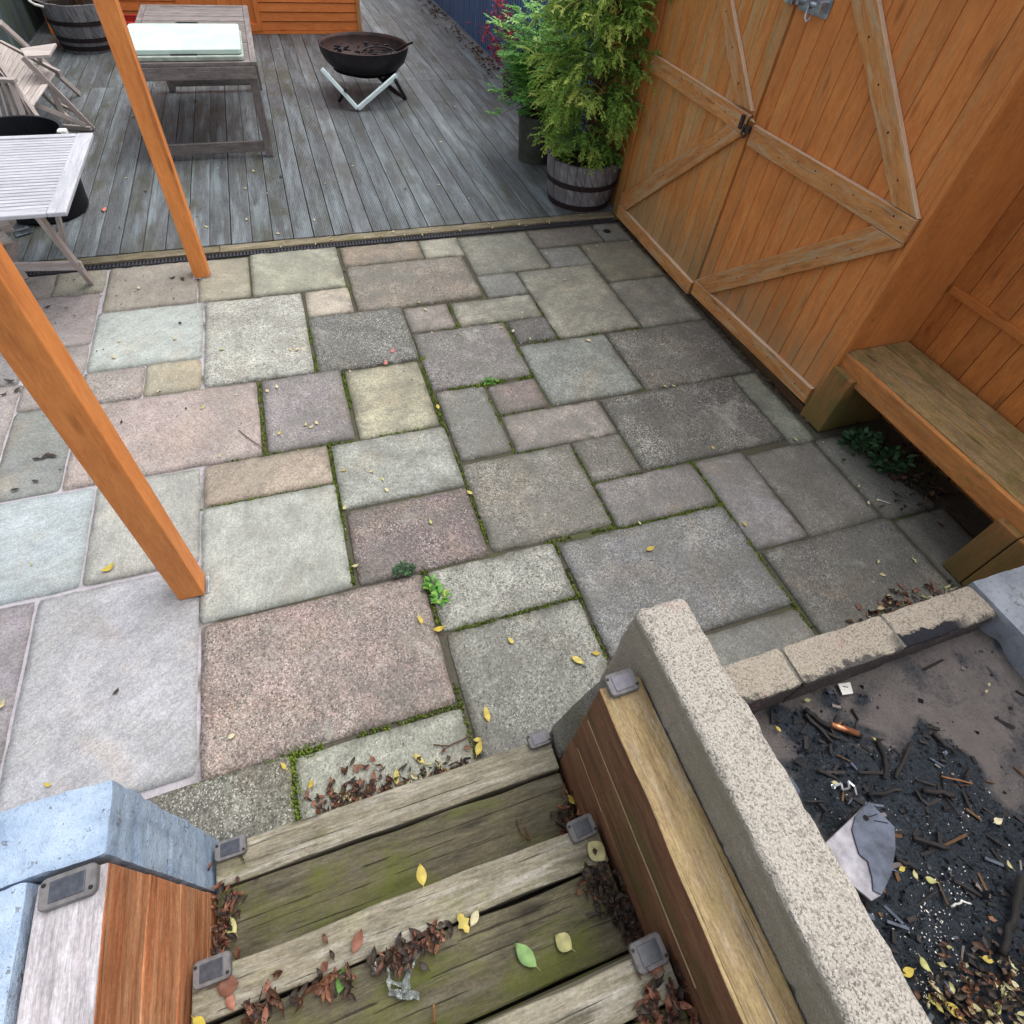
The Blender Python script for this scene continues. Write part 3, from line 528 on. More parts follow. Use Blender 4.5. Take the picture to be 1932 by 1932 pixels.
def blob(mb, c, r, h):
    n = 6; a0 = ru(0, 6); vs = [Vector(c) + Vector((0, 0, h))]
    for k in range(n):
        th = a0 + 2 * math.pi * k / n; rr = r * ru(.7, 1.3); vs.append(Vector(c) + Vector((rr * .55 * math.cos(th), rr * .55 * math.sin(th), h * ru(.6, .9))))
    for k in range(n):
        th = a0 + 2 * math.pi * k / n; rr = r * ru(.8, 1.2); vs.append(Vector(c) + Vector((rr * math.cos(th), rr * math.sin(th), -.008)))
    fs = [(0, 1 + k, 1 + (k + 1) % n) for k in range(n)] + [(1 + k, 1 + n + k, 1 + n + (k + 1) % n, 1 + (k + 1) % n) for k in range(n)]
    mb.add(vs, fs)
for ln in JM.replace('\n', '|').split('|'):
    x0, y0, x1, y1, dn = map(float, ln.split()); L = math.hypot(x1 - x0, y1 - y0)
    for i in range(int(L * 420 * dn)):
        t = rnd(); x = x0 + (x1 - x0) * t; y = y0 + (y1 - y0) * t
        if mn.noise(Vector((x * 7, y * 7, 2))) + .35 * dn < .14: continue
        sp = .004 * (1 + max(0, dn - .8) * 2.2)
        blob(mb, (x + random.gauss(0, sp), y + random.gauss(0, sp), -.003), ru(.002, .0048) * (1 + .25 * (dn > 1.2)), ru(.004, .010))
tag(mb.build('joint_moss', M['mossy'], smooth=True), 'green moss growing along the joints of the stone paving', 'moss', kind='stuff')

# ---- deck: grooved boards running away from the camera
mb = MB(); bw, gap = .144, .006; x = -3.05; k = 0
while x < 3.0:
    off = Vector((ru(0, 60), ru(0, 60), ru(0, 60))); tone = rnd(); top = .022 + ru(-.0015, .0015)
    prof = [(0, -.03), (0, top - .003), (.004, top)]; n = 9
    if rnd() < .93:
        for g_ in range(n):
            a = .008 + (bw - .016) * g_ / n; wd = (bw - .016) / n
            prof += [(a + wd * .18, top), (a + wd * .34, top - .0035), (a + wd * .66, top - .0035), (a + wd * .82, top)]
    prof += [(bw - .004, top), (bw, top - .003), (bw, -.03)]
    ya = 4.435
    for si, yb in enumerate(([8.15, 13.4] if k % 3 else [8.15, 11.6, 13.4])):
        vs = []; uv = []; m = len(prof); tn = tone if si == 0 else rnd(); wob = ru(-.0015, .0015)
        for yy in (ya + .002, yb - .002):
            for (px_, z) in prof: vs.append((x + px_ + wob, yy, z)); uv.append((yy + off.x + si * 7, px_ + off.y, z + off.z))
        mb.add(vs, [(i, i + 1, m + i + 1, m + i) for i in range(m - 1)] + [tuple(range(m)), tuple(reversed(range(m, 2 * m)))], uv, tn)
        ya = yb
    x += bw + gap; k += 1
o = mb.build('deck', M['deck']); tag(o, kind='structure')
mb = MB(); mb.box(-3.05, 3.0, 4.45, 13.4, -.30, -.05); tag(mb.build('deck_underside', M['void']), kind='structure')

# deck edging timbers
t = thing('deck_edging', 'worn olive brown timber edging along the front of the deck', 'edging', (0, 4.38, 0))
xs = [-3.05, -.585, 1.99, 2.64]
for a, b in zip(xs, xs[1:]):
    mb = MB(); mb.box(a + .002, b - .002, 4.342, 4.432, -.06, .016, 0, 24, .004); mb.build('edging_board', M['edging'], t, bevel=.004)

# drain channel
t = thing('drain_channel', 'black plastic slotted drain channel between paving and deck edging', 'drain', (0, 4.31, 0))
mb = MB(); mb.box(-3.05, 2.62, 4.288, 4.338, -.08, -.022); mb.build('channel_body', M['void'], t)
mb = MB(); mb.box(-3.05, 2.62, 4.286, 4.292, -.02, .004); mb.box(-3.05, 2.62, 4.333, 4.339, -.02, .004); mb.box(-3.05, 2.62, 4.310, 4.315, -.012, .002)
x = -3.04
while x < 2.61: mb.box(x, x + .011, 4.292, 4.333, -.012, .0025, 1); x += .024
mb.build('grate', M['grateplastic'], t)

# ---- garden steps of timber sleepers
t = thing('garden_steps', 'mossy weathered timber sleeper steps climbing from the patio', 'steps', (-.05, .3, 0))
X0, X1 = -.612, .503
for i, (z, yf, yn) in enumerate([(.10, .500, .392), (.30, .190, .090), (.505, -.107, -.203), (.70, -.41, -.51)]):
    mb = MB(); mb.box(X0 + .004, X1 - .003, yn, yf, z - .10, z, 0, 30, .006); mb.build('sleeper', M['sleeper'], t, bevel=.006)
    nyf = [.190, -.107, -.41, -.70][i]
    mb = MB(); mb.box(X0 + .006, X1 - .006, nyf + .003, yn - .009, z - .10, z - .006, 0, 30, .006); mb.build('tread_board', M['tread'], t, bevel=.006)
    if z > .1:
        mb = MB(); mb.box(X0 + .006, X1 - .006, yf - .06, yf - .004, z - .205, z - .102, 0, 20, .004); mb.build('riser_board', M['tread'], t, bevel=.004)

# ---- timber side walls of the steps (strings), stacked sleepers
def string_wall(name, label, xa, xb, yfar, tops, top_m, side_m, ztop):
    t = thing(name, label, 'timber wall', ((xa + xb) / 2, .0, 0))
    zz = 0.0
    for j, zt in enumerate(tops):
        mb = MB(); mb.box(xa, xb, -.75, yfar - .002 * j, zz + (0 if j == 0 else .0025), zt, 1, 34, .004)
        if j == len(tops) - 1:
            mb.f, mb.mi = mb.f, [1 if (all(mb.v[i].z > zt - .02 for i in f)) else 0 for f in mb.f]
            mb.build('sleeper', [side_m, top_m], t, bevel=.004)
        else: mb.build('sleeper', side_m, t, bevel=.004)
        zz = zt
    return t
string_wall('sleeper_wall', 'stacked red brown sleepers with a bleached grey top beside the pale blue wall', -.745, -.618, .386, (.14, .36, .572, .785), M['palestring'], M['redstring'], .785)
sw = string_wall('sleeper_wall', 'stacked dark brown sleepers with a tan mossy top beside the speckled concrete wall', .512, .630, .420, (.16, .37, .58, .775), M['tanstring'], M['darkstring'], .775)
mb = MB(); mb.tube([(.510, .395 - .02 * i * 1.4, .583 + .0012 * math.sin(i)) for i in range(22)], .0022, 5)
mb.tube([(.510, .38 - .02 * i, .372 + .001 * math.sin(i)) for i in range(10)], .0016, 5); mb.build('glue_line', M['glue'], sw)

# ---- masonry walls
t = thing('concrete_wall', 'thick speckled pale concrete block wall beside the steps', 'wall', (.66, .45, 0))
rough_block('wall', .634, .782, -.62, .532, 0.0, .930, (M['sideblock'], M['dash']), .0125, .0045, .016, t, (.27, .02, -.235), 1, (.22, .44, .66, .88))
mb = MB()
o = rough_block('footing', .513, .640, .424, .520, 0.0, .50, M['greyblock'], .012, .004, .014, t,
                push=lambda q: Vector((q.x, q.y, q.z * (1 - .70 * max(0, min(1, (.632 - q.x) / .117)) ** 1.0) if q.z > .1 else q.z)))
t = thing('block_wall', 'low buff concrete block wall closing the ash pit next to the paving', 'wall', (1.4, .40, 0))
for (a, b, dz) in ((.738, 1.296, 0), (1.306, 1.742, .003), (1.752, 2.195, -.001)):
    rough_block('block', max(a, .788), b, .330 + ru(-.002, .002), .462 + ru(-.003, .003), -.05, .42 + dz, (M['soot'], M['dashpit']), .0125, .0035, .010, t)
mb = MB(); mb.box(1.29, 1.312, .336, .456, 0, .413, 1); mb.box(1.736, 1.758, .336, .456, 0, .413, 1); mb.build('mortar_joint', M['greyblock'], t)
t = thing('rendered_wall', 'blue grey rendered wall to the right of the ash pit', 'wall', (2.4, .2, 0))
rough_block('wall', 2.20, 3.3, -.62, .47, -.05, .43, M['greypaint'], .02, .003, .008, t)
t = thing('painted_wall', 'pale blue painted block wall wrapping the corner of the steps', 'wall', (-.75, .46, 0))
rough_block('return_wall', -3.2, -.622, .394, .542, 0.0, .795, M['bluepaint'], .0115, .0042, .005, t, (-.84, -1.28), 0, (.22, .44, .66))
rough_block('wall', -1.15, -.758, -.62, .390, 0.0, .80, M['bluepaint'], .0125, .0042, .006, t, (.1,), 1)

# ---- ash pit floor
nx, ny = 110, 80; vs = []; fs = []; cl = []
bl = [(*at(px_, py_, .24)[:2], r_, s_) for (px_, py_, r_, s_) in [(1500, 1380, .07, .9), (1580, 1420, .10, 1), (1650, 1440, .08, 1), (1560, 1500, .10, 1), (1640, 1540, .10, 1), (1740, 1400, .07, .9), (1790, 1450, .08, .9), (1700, 1500, .06, .7), (1760, 1560, .12, 1), (1840, 1560, .09, 1), (1680, 1640, .12, 1), (1800, 1680, .16, 1), (1900, 1620, .12, 1), (1740, 1760, .16, 1), (1880, 1800, .2, 1), (1620, 1330, .04, .8), (1560, 1320, .04, .8), (1460, 1340, .04, .7), (1790, 1250, .035, .7), (1850, 1230, .04, .6), (1800, 1900, .3, 1)]]
mb = MB()
def ash_h(x, y):
    a = sum(s_ * math.exp(-((x - u) ** 2 + (y - v) ** 2) / (r * r)) for (u, v, r, s_) in bl)
    return min(1.3, a)
for j in range(ny + 1):
    for i in range(nx + 1):
        x = .74 + (2.21 - .74) * i / nx; y = -.62 + (.34 + .62) * j / ny; a = ash_h(x, y)
        z = .215 + .03 * a + (.012 + .02 * min(a, 1)) * mn.noise(Vector((x * 9, y * 9, 0))) + .010 * a * mn.noise(Vector((x * 40, y * 40, 4))) + .09 * max(0, (x - 1.0)) * .8
        vs.append((x, y, z)); cl.append(min(1.0, a))
for j in range(ny):
    for i in range(nx): a = j * (nx + 1) + i; fs.append((a, a + 1, a + nx + 2, a + nx + 1))
mb.add(vs, fs); mb.col = [(c, c, c) for c in cl]
tag(mb.build('pit_floor', M['ash'], smooth=True), kind='structure')
def pit_z(x, y):
    a = ash_h(x, y); return .215 + .03 * a + (.012 + .02 * min(a, 1)) * mn.noise(Vector((x * 9, y * 9, 0))) + .072 * max(0, x - 1.0)
mb = MB()
while len(mb.f) < 11000:
    x, y = ru(.76, 2.18), ru(-.6, .32); a = ash_h(x, y)
    if rnd() > a ** 1.5 * (.7 + 1.2 * mn.noise(Vector((x * 9, y * 9, 9)))) + .035: continue
    r = abs(random.gauss(0, .003)) + .0014; z = pit_z(x, y) + r * .4; c = Vector((x, y, z)); vs = []
    for k in range(6):
        d = [(1, 0, 0), (0, 1, 0), (0, 0, 1), (-1, 0, 0), (0, -1, 0), (0, 0, -1)][k]; vs.append(c + Vector(d) * r * ru(.5, 1.6) + Vector((ru(-1, 1), ru(-1, 1), ru(-1, 1))) * r * .4)
    mb.add(vs, [(0, 1, 2), (1, 3, 2), (3, 4, 2), (4, 0, 2), (1, 0, 5), (3, 1, 5), (4, 3, 5), (0, 4, 5)])
mbw = MB()
while len(mbw.f) < 1300:
    x, y = ru(.78, 1.9), ru(-.6, .25); a = ash_h(x, y)
    if a < .6 or mn.noise(Vector((x * 6, y * 6, 30))) + .05 < ru(-.2, .35): continue
    r = ru(.001, .003); c = Vector((x, y, pit_z(x, y) + r + ru(0, .006))); vs = [c + Vector((ru(-1, 1), ru(-1, 1), ru(-.6, .6))).normalized() * r * ru(.6, 1.4) for _ in range(4)]
    mbw.add(vs, [(0, 1, 2), (0, 2, 3), (0, 3, 1), (1, 3, 2)])
for _ in range(240):
    v = at(random.gauss(1748, 26), ru(1640, 1900), .25); r = ru(.001, .0036); c = Vector((v.x, v.y, pit_z(v.x, v.y) + r + .004)); vs = [c + Vector((ru(-1, 1), ru(-1, 1), ru(-.5, .5))).normalized() * r * ru(.6, 1.5) for _ in range(4)]
    mbw.add(vs, [(0, 1, 2), (0, 2, 3), (0, 3, 1), (1, 3, 2)])
mbs = MB()
for i in range(520):
    x, y = ru(.80, 2.15), ru(-.6, .31)
    if ash_h(x, y) < (.5 if i % 9 else .0): continue
    c = Vector((x, y, pit_z(x, y) + .006)); th = ru(0, 6.28); L_ = abs(random.gauss(.012, .012)) + .004; d_ = Vector((math.cos(th), math.sin(th), ru(-.25, .35))) * L_
    mbs.m = random.choice([0, 0, 0, 0, 0, 0, 1, 2, 3]); mbs.beam(c - d_, c + d_, ru(.003, .012), ru(.002, .006), (ru(-.3, .3), ru(-.3, .3), 1), 3, .003)
tag(mbs.build('charred_scraps', [M['char'], M['slate'], M['barkwood'], M['tablegrey']]), 'broken scraps of charred wood and slate mixed through the ash', 'charred scraps', kind='stuff')
tag(mbw.build('ash_flakes', M['whitescrap']), 'tiny pale flakes of ash sprinkled over the black charcoal', 'ash flakes', kind='stuff')
tag(mb.build('charcoal', M['coal']), 'broken black charcoal and wet ash spread over the pit floor', 'charcoal', kind='stuff')

# ================================================================ POSTS
def post(label, x, y):
    t = thing('pergola_post', label, 'post', (x, y, 0), 'orange stained pergola posts on the patio')
    mb = MB(); mb.box(x - .05, x + .05, y - .05, y + .05, .004, 2.75, 2, 1); mb.build('shaft', M['post'], t, bevel=.004)
    return t
p = post('square orange post at the back standing beside the drain channel', -.705, 4.075)
mb = MB(); mb.box(-.763, -.647, 4.017, 4.133, .002, .006, 0); mb.build('foot_plate', M['galv'], p, bevel=.002)
p = post('thick orange post in the foreground standing on pale slabs', -.722, 1.522)
mb = MB(); mb.box(-.668, -.654, 1.475, 1.56, .002, .012, 1); mb.build('foot_plate', M['galv'], p, bevel=.002)

# ================================================================ OUTBUILDING with double doors
B = thing('timber_outbuilding', 'orange brown boarded outbuilding with braced double doors', 'outbuilding', (2.9, 3.0, 0))
mb = MB(); mb.box(2.69, 2.80, 1.78, 5.2, -.05, 2.7, 1); mb.build('wall', M['plainwall'], B)
mb = MB(); mb.box(2.648, 2.70, 4.335, 4.42, -.02, 2.5, 2); mb.build('door_frame', M['plainwall'], B, bevel=.003)
mb = MB(); mb.box(2.672, 2.70, 1.80, 4.33, -.05, .035, 1, 20, .003); mb.build('plinth_board', M['plinth'], B, bevel=.003)
DX = 2.664
def dboards(y0, y1, n, z0, label=None):
    mb = MB(); w_ = (y1 - y0) / n
    for i in range(n): mb.box(DX, DX + .02, y0 + w_ * i + .0015, y0 + w_ * (i + 1) - .0015, z0, 2.35, 2)
    mb.box(DX + .012, DX + .026, y0, y1, z0, 2.35, 2)
    return mb
door_l = dboards(3.095, 4.325, 11, .04).build('door', M['door'], B, bevel=.003, seg=1)
door_r = dboards(1.795, 3.075, 11, .055).build('door', M['door_fresh'], B, bevel=.003, seg=1)
def nails(mb, pts, x):
    mb.m = 1
    for (y, z) in pts:
        r = ru(.004, .006); mb.add([(x, y + r * math.cos(k * 1.047), z + r * math.sin(k * 1.047)) for k in range(6)], [tuple(range(6))])
    mb.m = 0
def bleach(o):
    for p_ in o.data.polygons:
        if p_.material_index == 0 and p_.normal.z > .3 and abs(p_.normal.x) < .5: p_.material_index = 2
    return o
def rail(d, nm, a, b, wid, th=.028):
    """a, b = (y, z) ends of the bar centre line on the door face"""
    mb = MB(); x = DX - th / 2 - .0005; mb.beam((x, a[0], a[1]), (x, b[0], b[1]), wid, th, (1, 0, 0), 10, .001)
    nails(mb, [(a[0] + (b[0] - a[0]) * f, a[1] + (b[1] - a[1]) * f + ru(-.025, .025)) for f in (.04, .13, .24, .36, .47, .58, .70, .81, .91, .96)], DX - th - .0012)
    return bleach(mb.build(nm, [M['rail'], M['screw'], M['bleached']], d, bevel=.003))
rail(door_l, 'rail', (4.32, 1.155), (3.10, 1.14), .105); rail(door_l, 'rail', (4.32, .075), (3.10, .05), .10); rail(door_l, 'rail', (4.32, 2.2), (3.10, 2.2), .105)
rail(door_r, 'rail', (3.05, 1.105), (1.80, 1.125), .11); rail(door_r, 'rail', (3.07, .085), (1.80, .13), .105); rail(door_r, 'rail', (3.07, 2.2), (1.80, 2.2), .11)
def brace(d, poly, th=.027):
    mb = MB(); n = len(poly); off = (ru(0, 50), ru(0, 50)); mx = DX - .001; vs = [(mx, y, z) for y, z in poly] + [(mx - th, y, z) for y, z in poly]
    a = max((Vector((poly[(i + 1) % n][0] - poly[i][0], poly[(i + 1) % n][1] - poly[i][1])) for i in range(n)), key=lambda q_: q_.length).normalized(); b = Vector((-a.y, a.x))
    uv = [(a.x * y + a.y * z + off[0], b.x * y + b.y * z + off[1], 0) for (y, z) in poly] + [(a.x * y + a.y * z + off[0], b.x * y + b.y * z + off[1], .02) for (y, z) in poly]
    mb.add(vs, [tuple(range(n)), tuple(reversed(range(n, 2 * n)))] + [(i, (i + 1) % n, n + (i + 1) % n, n + i) for i in range(n)], uv)
    p0 = Vector((sum(p[0] for p in poly[:2]) / 2, sum(p[1] for p in poly[:2]) / 2)); p1 = Vector((sum(p[0] for p in poly[-2:]) / 2, sum(p[1] for p in poly[-2:]) / 2)) if len(poly) == 4 else Vector((sum(p[0] for p in poly[2:]) / (n - 2), sum(p[1] for p in poly[2:]) / (n - 2)))
    nails(mb, [tuple(p0.lerp(p1, f)) for f in (.1, .25, .4, .55, .7, .85)], DX - th - .0025)
    return bleach(mb.build('brace', [M['rail'], M['screw'], M['bleached']], d, bevel=.003))
brace(door_l, [(3.105, 1.213), (3.27, 1.208), (4.30, 2.145), (4.19, 2.145)])
brace(door_l, [(3.115, 1.083), (3.28, 1.088), (4.315, .225), (4.315, .13), (4.20, .128)])
brace(door_r, [(1.80, 1.185), (1.955, 1.182), (3.07, 2.10), (3.07, 2.14), (2.92, 2.14)])
brace(door_r, [(3.068, .145), (2.88, .145), (1.80, 1.05), (1.80, 1.066), (1.99, 1.064)])
# hasp and latch in the middle, galvanised tower bolt above
mb = MB(); mb.box(DX - .045, DX - .03, 3.13, 3.155, 1.11, 1.185, 2); mb.box(DX - .05, DX - .03, 3.045, 3.10, 1.11, 1.15, 2); mb.tube([(DX - .05, 3.075, 1.15), (DX - .062, 3.06, 1.19), (DX - .05, 3.05, 1.21)], .006, 8)
mb.tube([(DX - .05, 3.09, 1.14), (DX - .056, 3.09, 1.10), (DX - .05, 3.075, 1.085), (DX - .044, 3.06, 1.10)], .008, 8); mb.build('latch', M['steelbolt'], door_l, bevel=.002)
mb = MB(); mb.tube([(DX - .055, 3.045, 1.19), (DX - .055, 3.01, 1.185)], .006, 8); mb.tube([(DX - .035, 3.05, 1.19), (DX - .06, 3.05, 1.19)], .008, 8); mb.build('latch_pin', M['brass'], door_r)
mb = MB()
mb.box(DX - .008, DX - .001, 2.83, 3.05, 1.70, 1.775, 1); mb.tube([(DX - .028, 2.86, 1.742), (DX - .028, 3.13, 1.742)], .013, 12)
mb.box(DX - .046, DX - .004, 2.85, 2.89, 1.72, 1.764, 1); mb.box(DX - .044, DX - .004, 2.945, 2.975, 1.722, 1.762, 1); mb.box(DX - .044, DX - .004, 3.02, 3.045, 1.722, 1.762, 1)
mb.tube([(DX - .04, 2.945, 1.735), (DX - .05, 2.93, 1.69), (DX - .045, 2.915, 1.675), (DX - .04, 2.905, 1.69), (DX - .03, 2.915, 1.73)], .005, 8)
mb.build('tower_bolt', M['galv'], door_r, bevel=.003)
mb = MB(); mb.box(DX - .03, DX - .001, 3.085, 3.15, 1.712, 1.772, 2); mb.build('bolt_keep', M['galv'], door_l, bevel=.003)
# return and recessed wall behind the bench
mb = MB(); mb.box(2.668, 3.18, 1.782, 1.80, -.02, 2.7, 2); mb.build('return_board', M['plainwall'], B)
mb = MB(); mb.box(2.655, 2.69, 1.765, 1.793, -.02, 2.7, 2); mb.build('corner_trim', M['plainwall'], B, bevel=.004)
mb = MB(); y = -.8
while y < 1.78:
    y2 = min(1.782, y + .118); mb.box(3.152, 3.172, y + .0015, y2 - .0015, -.02, 2.7, 2); y += .118
mb.box(3.168, 3.20, -.8, 1.78, -.02, 2.7, 2); mb.build('recess_wall', M['recess'], B, bevel=.003, seg=1)
mb = MB(); mb.box(3.128, 3.152, -.6, 1.76, .775, .815, 1, 8, .002); mb.build('wall_rail', M['recess'], B, bevel=.003)

# ---- bench
t = thing('timber_bench', 'heavy mossy timber bench in front of the orange wall recess', 'bench', (2.9, 1.2, 0))
for (a, b, m) in ((2.715, 2.83, 'bench'), (2.834, 2.96, 'bench'), (2.964, 3.12, 'bench')):
    mb = MB(); mb.box(a, b, .42, 1.778, .385, .46 + ru(-.002, .002), 1, 20, .003); mb.build('seat_plank', M[m], t, bevel=.006)
mb = MB(); mb.box(2.683, 2.712, .42, 1.778, .335, .456, 1, 16, .002); mb.build('fascia', M['benchside'], t, bevel=.005)
for (a, b) in ((.59, .695), (.485, .586)):
    mb = MB(); mb.box(2.64, 3.10, a, b, .002, .38, 2); mb.build('leg', M['benchleg'], t, bevel=.006)
mb = MB(); mb.box(2.645, 3.10, 1.62, 1.765, .002, .38, 2); mb.build('leg', M['benchleg'], t, bevel=.006)

# ---- boundary fences, shed
t = thing('navy_fence', 'dark navy ribbed boundary fence behind the potted plants', 'fence', (3.05, 9, 0))
mb = MB(); y = 4.45
while y < 14.0:
    mb.box(3.03, 3.05, y, y + .088, -.1, 2.1, 2); mb.box(3.018, 3.03, y + .03, y + .058, -.1, 2.1, 2); y += .094
mb.build('fence_boards', M['bluefence'], t)
t = thing('mossy_fence', 'grey fence stained green with algae at the left of the deck', 'fence', (-2.75, 9, 0))
mb = MB(); y = 4.6
while y < 13.4: mb.box(-2.76, -2.74, y, y + .14, -.05, 1.9, 2); y += .146
mb.build('fence_boards', M['fencegreen'], t, bevel=.003, seg=1)
t = thing('garden_shed', 'bright orange shiplap garden shed at the far end of the deck', 'shed', (-.6, 11, 0))
mb = MB()
for i in range(22):
    z = .06 + i * .105
    for (a, b) in ((-2.55, -.98), (.05, 1.36)):
        mb.prism([(10.35, z), (10.333, z + .004), (10.343, z + .1), (10.36, z + .1)], 0, a, b)
mb.box(-2.55, 1.36, 10.36, 12.4, .03, 2.35); mb.build('wall', M['shed'], t, bevel=.002, seg=1)
mb = MB()
for i in range(6): mb.box(-.94 + i * .155, -.94 + (i + 1) * .155 - .003, 10.342, 10.36, .10, 2.1, 2)
d = mb.build('shed_door', M['shed'], t, bevel=.003, seg=1)
mb = MB(); mb.box(-.98, -.92, 10.318, 10.345, .06, 2.2, 2); mb.box(-.02, .05, 10.318, 10.345, .06, 2.2, 2); mb.box(-.92, -.02, 10.318, 10.345, .06, .14, 0); mb.build('door_frame', M['shed'], t, bevel=.003)
mb = MB(); mb.box(1.355, 1.415, 10.31, 10.37, .03, 2.3, 2); mb.build('corner_trim', M['rail'], t, bevel=.004)
mb = MB(); mb.box(-2.55, 1.40, 10.33, 10.40, .024, .06, 0); mb.build('base_board', M['shed'], t)
mb = MB(); mb.prism([(10.15, 2.36), (10.15, 2.30), (11.4, 2.75), (12.6, 2.30), (12.6, 2.36), (11.4, 2.82)], 0, -2.7, 1.55); mb.build('roof', M['plinth'], t)

# ================================================================ SOLAR LIGHTS on the sleepers
def solar(label, c, wx, wy, rz, mpanel, tilt=0.0):
    wx *= .90; wy *= .88
    t = thing('solar_light', label, 'solar light', c, 'small solar lights screwed to the sleepers'); t.rotation_euler = (tilt, 0, rz)
    mb = MB(); r = .012; pts = []
    for (sx, sy) in ((1, -1), (1, 1), (-1, 1), (-1, -1)):
        for k in range(4):
            th = math.atan2(sy, sx) + (k - 1.5) * math.pi / 6; pts.append((sx * (wx / 2 - r) + r * math.cos(th), sy * (wy / 2 - r) + r * math.sin(th)))
    vs = [(x, y, 0) for x, y in pts] + [(x, y, .013) for x, y in pts] + [(x * .96, y * .94, .016) for x, y in pts]; n = len(pts)
    fs = [tuple(reversed(range(n))), tuple(range(2 * n, 3 * n))] + [(l * n + i, l * n + (i + 1) % n, (l + 1) * n + (i + 1) % n, (l + 1) * n + i) for l in range(2) for i in range(n)]
    mb.add(vs, fs)
    def link(o): o.parent = t; o.location = (0, 0, 0); return o
    link(mb.build('housing', M['lampbody']))
    mb = MB(); mb.box(-wx * .31, wx * .31, -wy * .33, wy * .33, .0155, .0185); link(mb.build('panel', M[mpanel], bevel=.001))
    for s in (-1, 1):
        mb = MB(); mb.lathe([(.0001, .0195), (.0035, .0192), (.004, .0158)], (s * wx * .42, -s * wy * .28, 0), 10); link(mb.build('screw', M['screw']))
    return t
solar('small dark solar light at the left end of the lowest step', (-.560, .482, .104), .100, .062, 0, 'panel')
solar('pale dusty solar light at the right end of the lowest step', (.460, .500, .104), .090, .060, .02, 'panelfrost')
solar('dark solar light at the left end of the second step', (-.556, .185, .304), .098, .064, 0, 'panel')
solar('dark solar light at the right end of the second step', (.452, .186, .304), .092, .064, .06, 'panel')
solar('dark solar light at the right end of the third step, nearest the camera', (.455, -.112, .509), .092, .068, .03, 'panel')
solar('dark solar light on the bleached sleeper beside the blue wall', (-.682, .355, .789), .112, .064, .03, 'panel', 0.0)
solar('pale dusty solar light on top of the tan sleeper beside the concrete wall', (.572, .408, .779), .092, .066, .02, 'panelfrost')

# ================================================================ BARRELS, POTS, PLANTS
def half_barrel(label, x, y, r0, r1, h, hoops, z0=.022, plant=None, ns=26):
    t = thing('barrel_planter', label, 'planter', (x, y, z0), 'half barrel planters on the deck')
    mb = MB()
    for i in range(ns):
        a0 = 2 * math.pi * i / ns + .006; a1 = 2 * math.pi * (i + 1) / ns - .006; dr = ru(-.002, .002); vs = []; uv = []; off = ru(0, 90); hh = h + ru(-.004, .004)
        for th in (a0, (a0 + a1) / 2, a1):
            for k in range(7):
                f = k / 6; R = r0 + (r1 - r0) * (1 - (1 - f) ** 1.6) + dr
                vs.append((x + R * math.cos(th), y + R * math.sin(th), z0 + hh * f)); uv.append((hh * f + off, th * R, 0))
            R2 = r1 - .026 + dr; vs.append((x + R2 * math.cos(th), y + R2 * math.sin(th), z0 + hh)); uv.append((hh + off, th * R2, .02))
            R2 = r1 - .03; vs.append((x + R2 * math.cos(th), y + R2 * math.sin(th), z0 + hh - .1)); uv.append((hh + .1 + off, th * R2, .02))
        fs = [(a * 9 + k, (a + 1) * 9 + k, (a + 1) * 9 + k + 1, a * 9 + k + 1) for a in (0, 1) for k in range(8)]
        mb.add(vs, fs, uv)
    mb.lathe([(r0 - .004, 0), (r1 - .006, h - .02)], (x, y, z0), ns, tone=0)
    mb.build('staves', M['barrel'], t)
    for (f, wd) in hoops:
        R = lambda q: r0 + (r1 - r0) * (1 - (1 - q) ** 1.6) + .004
        a, b = f, f + wd / h
        mb = MB(); mb.lathe([(R(a), h * a), (R(a) + .002, h * a), (R(b) + .002, h * b), (R(b), h * b)], (x, y, z0), 40); mb.build('hoop', M['hoop'], t)
    mb = MB(); vs = [(x, y, z0 + h - .045)]; n = 24
    for k in range(n): th = 2 * math.pi * k / n; vs.append((x + (r1 - .02) * math.cos(th), y + (r1 - .02) * math.sin(th), z0 + h - .055 + ru(-.008, .008)))
    mb.add(vs, [(0, 1 + k, 1 + (k + 1) % n) for k in range(n)]); mb.build('soil', M['soil'], t)
    return t
half_barrel('grey half barrel planter with dark hoops holding the conifer', 2.425, 4.685, .262, .318, .385, ((.03, .05), (.50, .045)))
bl_ = half_barrel('grey half barrel planter with a white rope handle by the mossy fence', -2.02, 9.72, .30, .37, .48, ((.06, .05), (.24, .045), (.58, .045)))
mb = MB(); mb.tube([(-2.30, 9.46, .47), (-2.37, 9.42, .50), (-2.42, 9.47, .52), (-2.42, 9.56, .53), (-2.38, 9.62, .50)], .014, 8); mb.build('handle', M['whitescrap'], bl_, smooth=True)

t = thing('plant_pot', 'tall dark round pot behind the half barrel on the deck', 'pot', (2.36, 5.62, .022))
mb = MB(); mb.lathe([(.0001, 0), (.165, 0), (.195, .38), (.205, .385), (.205, .41), (.185, .41), (.18, .36), (.0001, .36)], (2.36, 5.62, .022), 36); mb.build('shell', M['pot'], t, smooth=False)
mb = MB(); mb.lathe([(.0001, .375), (.10, .37), (.18, .362)], (2.36, 5.62, .022), 20); mb.build('soil', M['soil'], t)

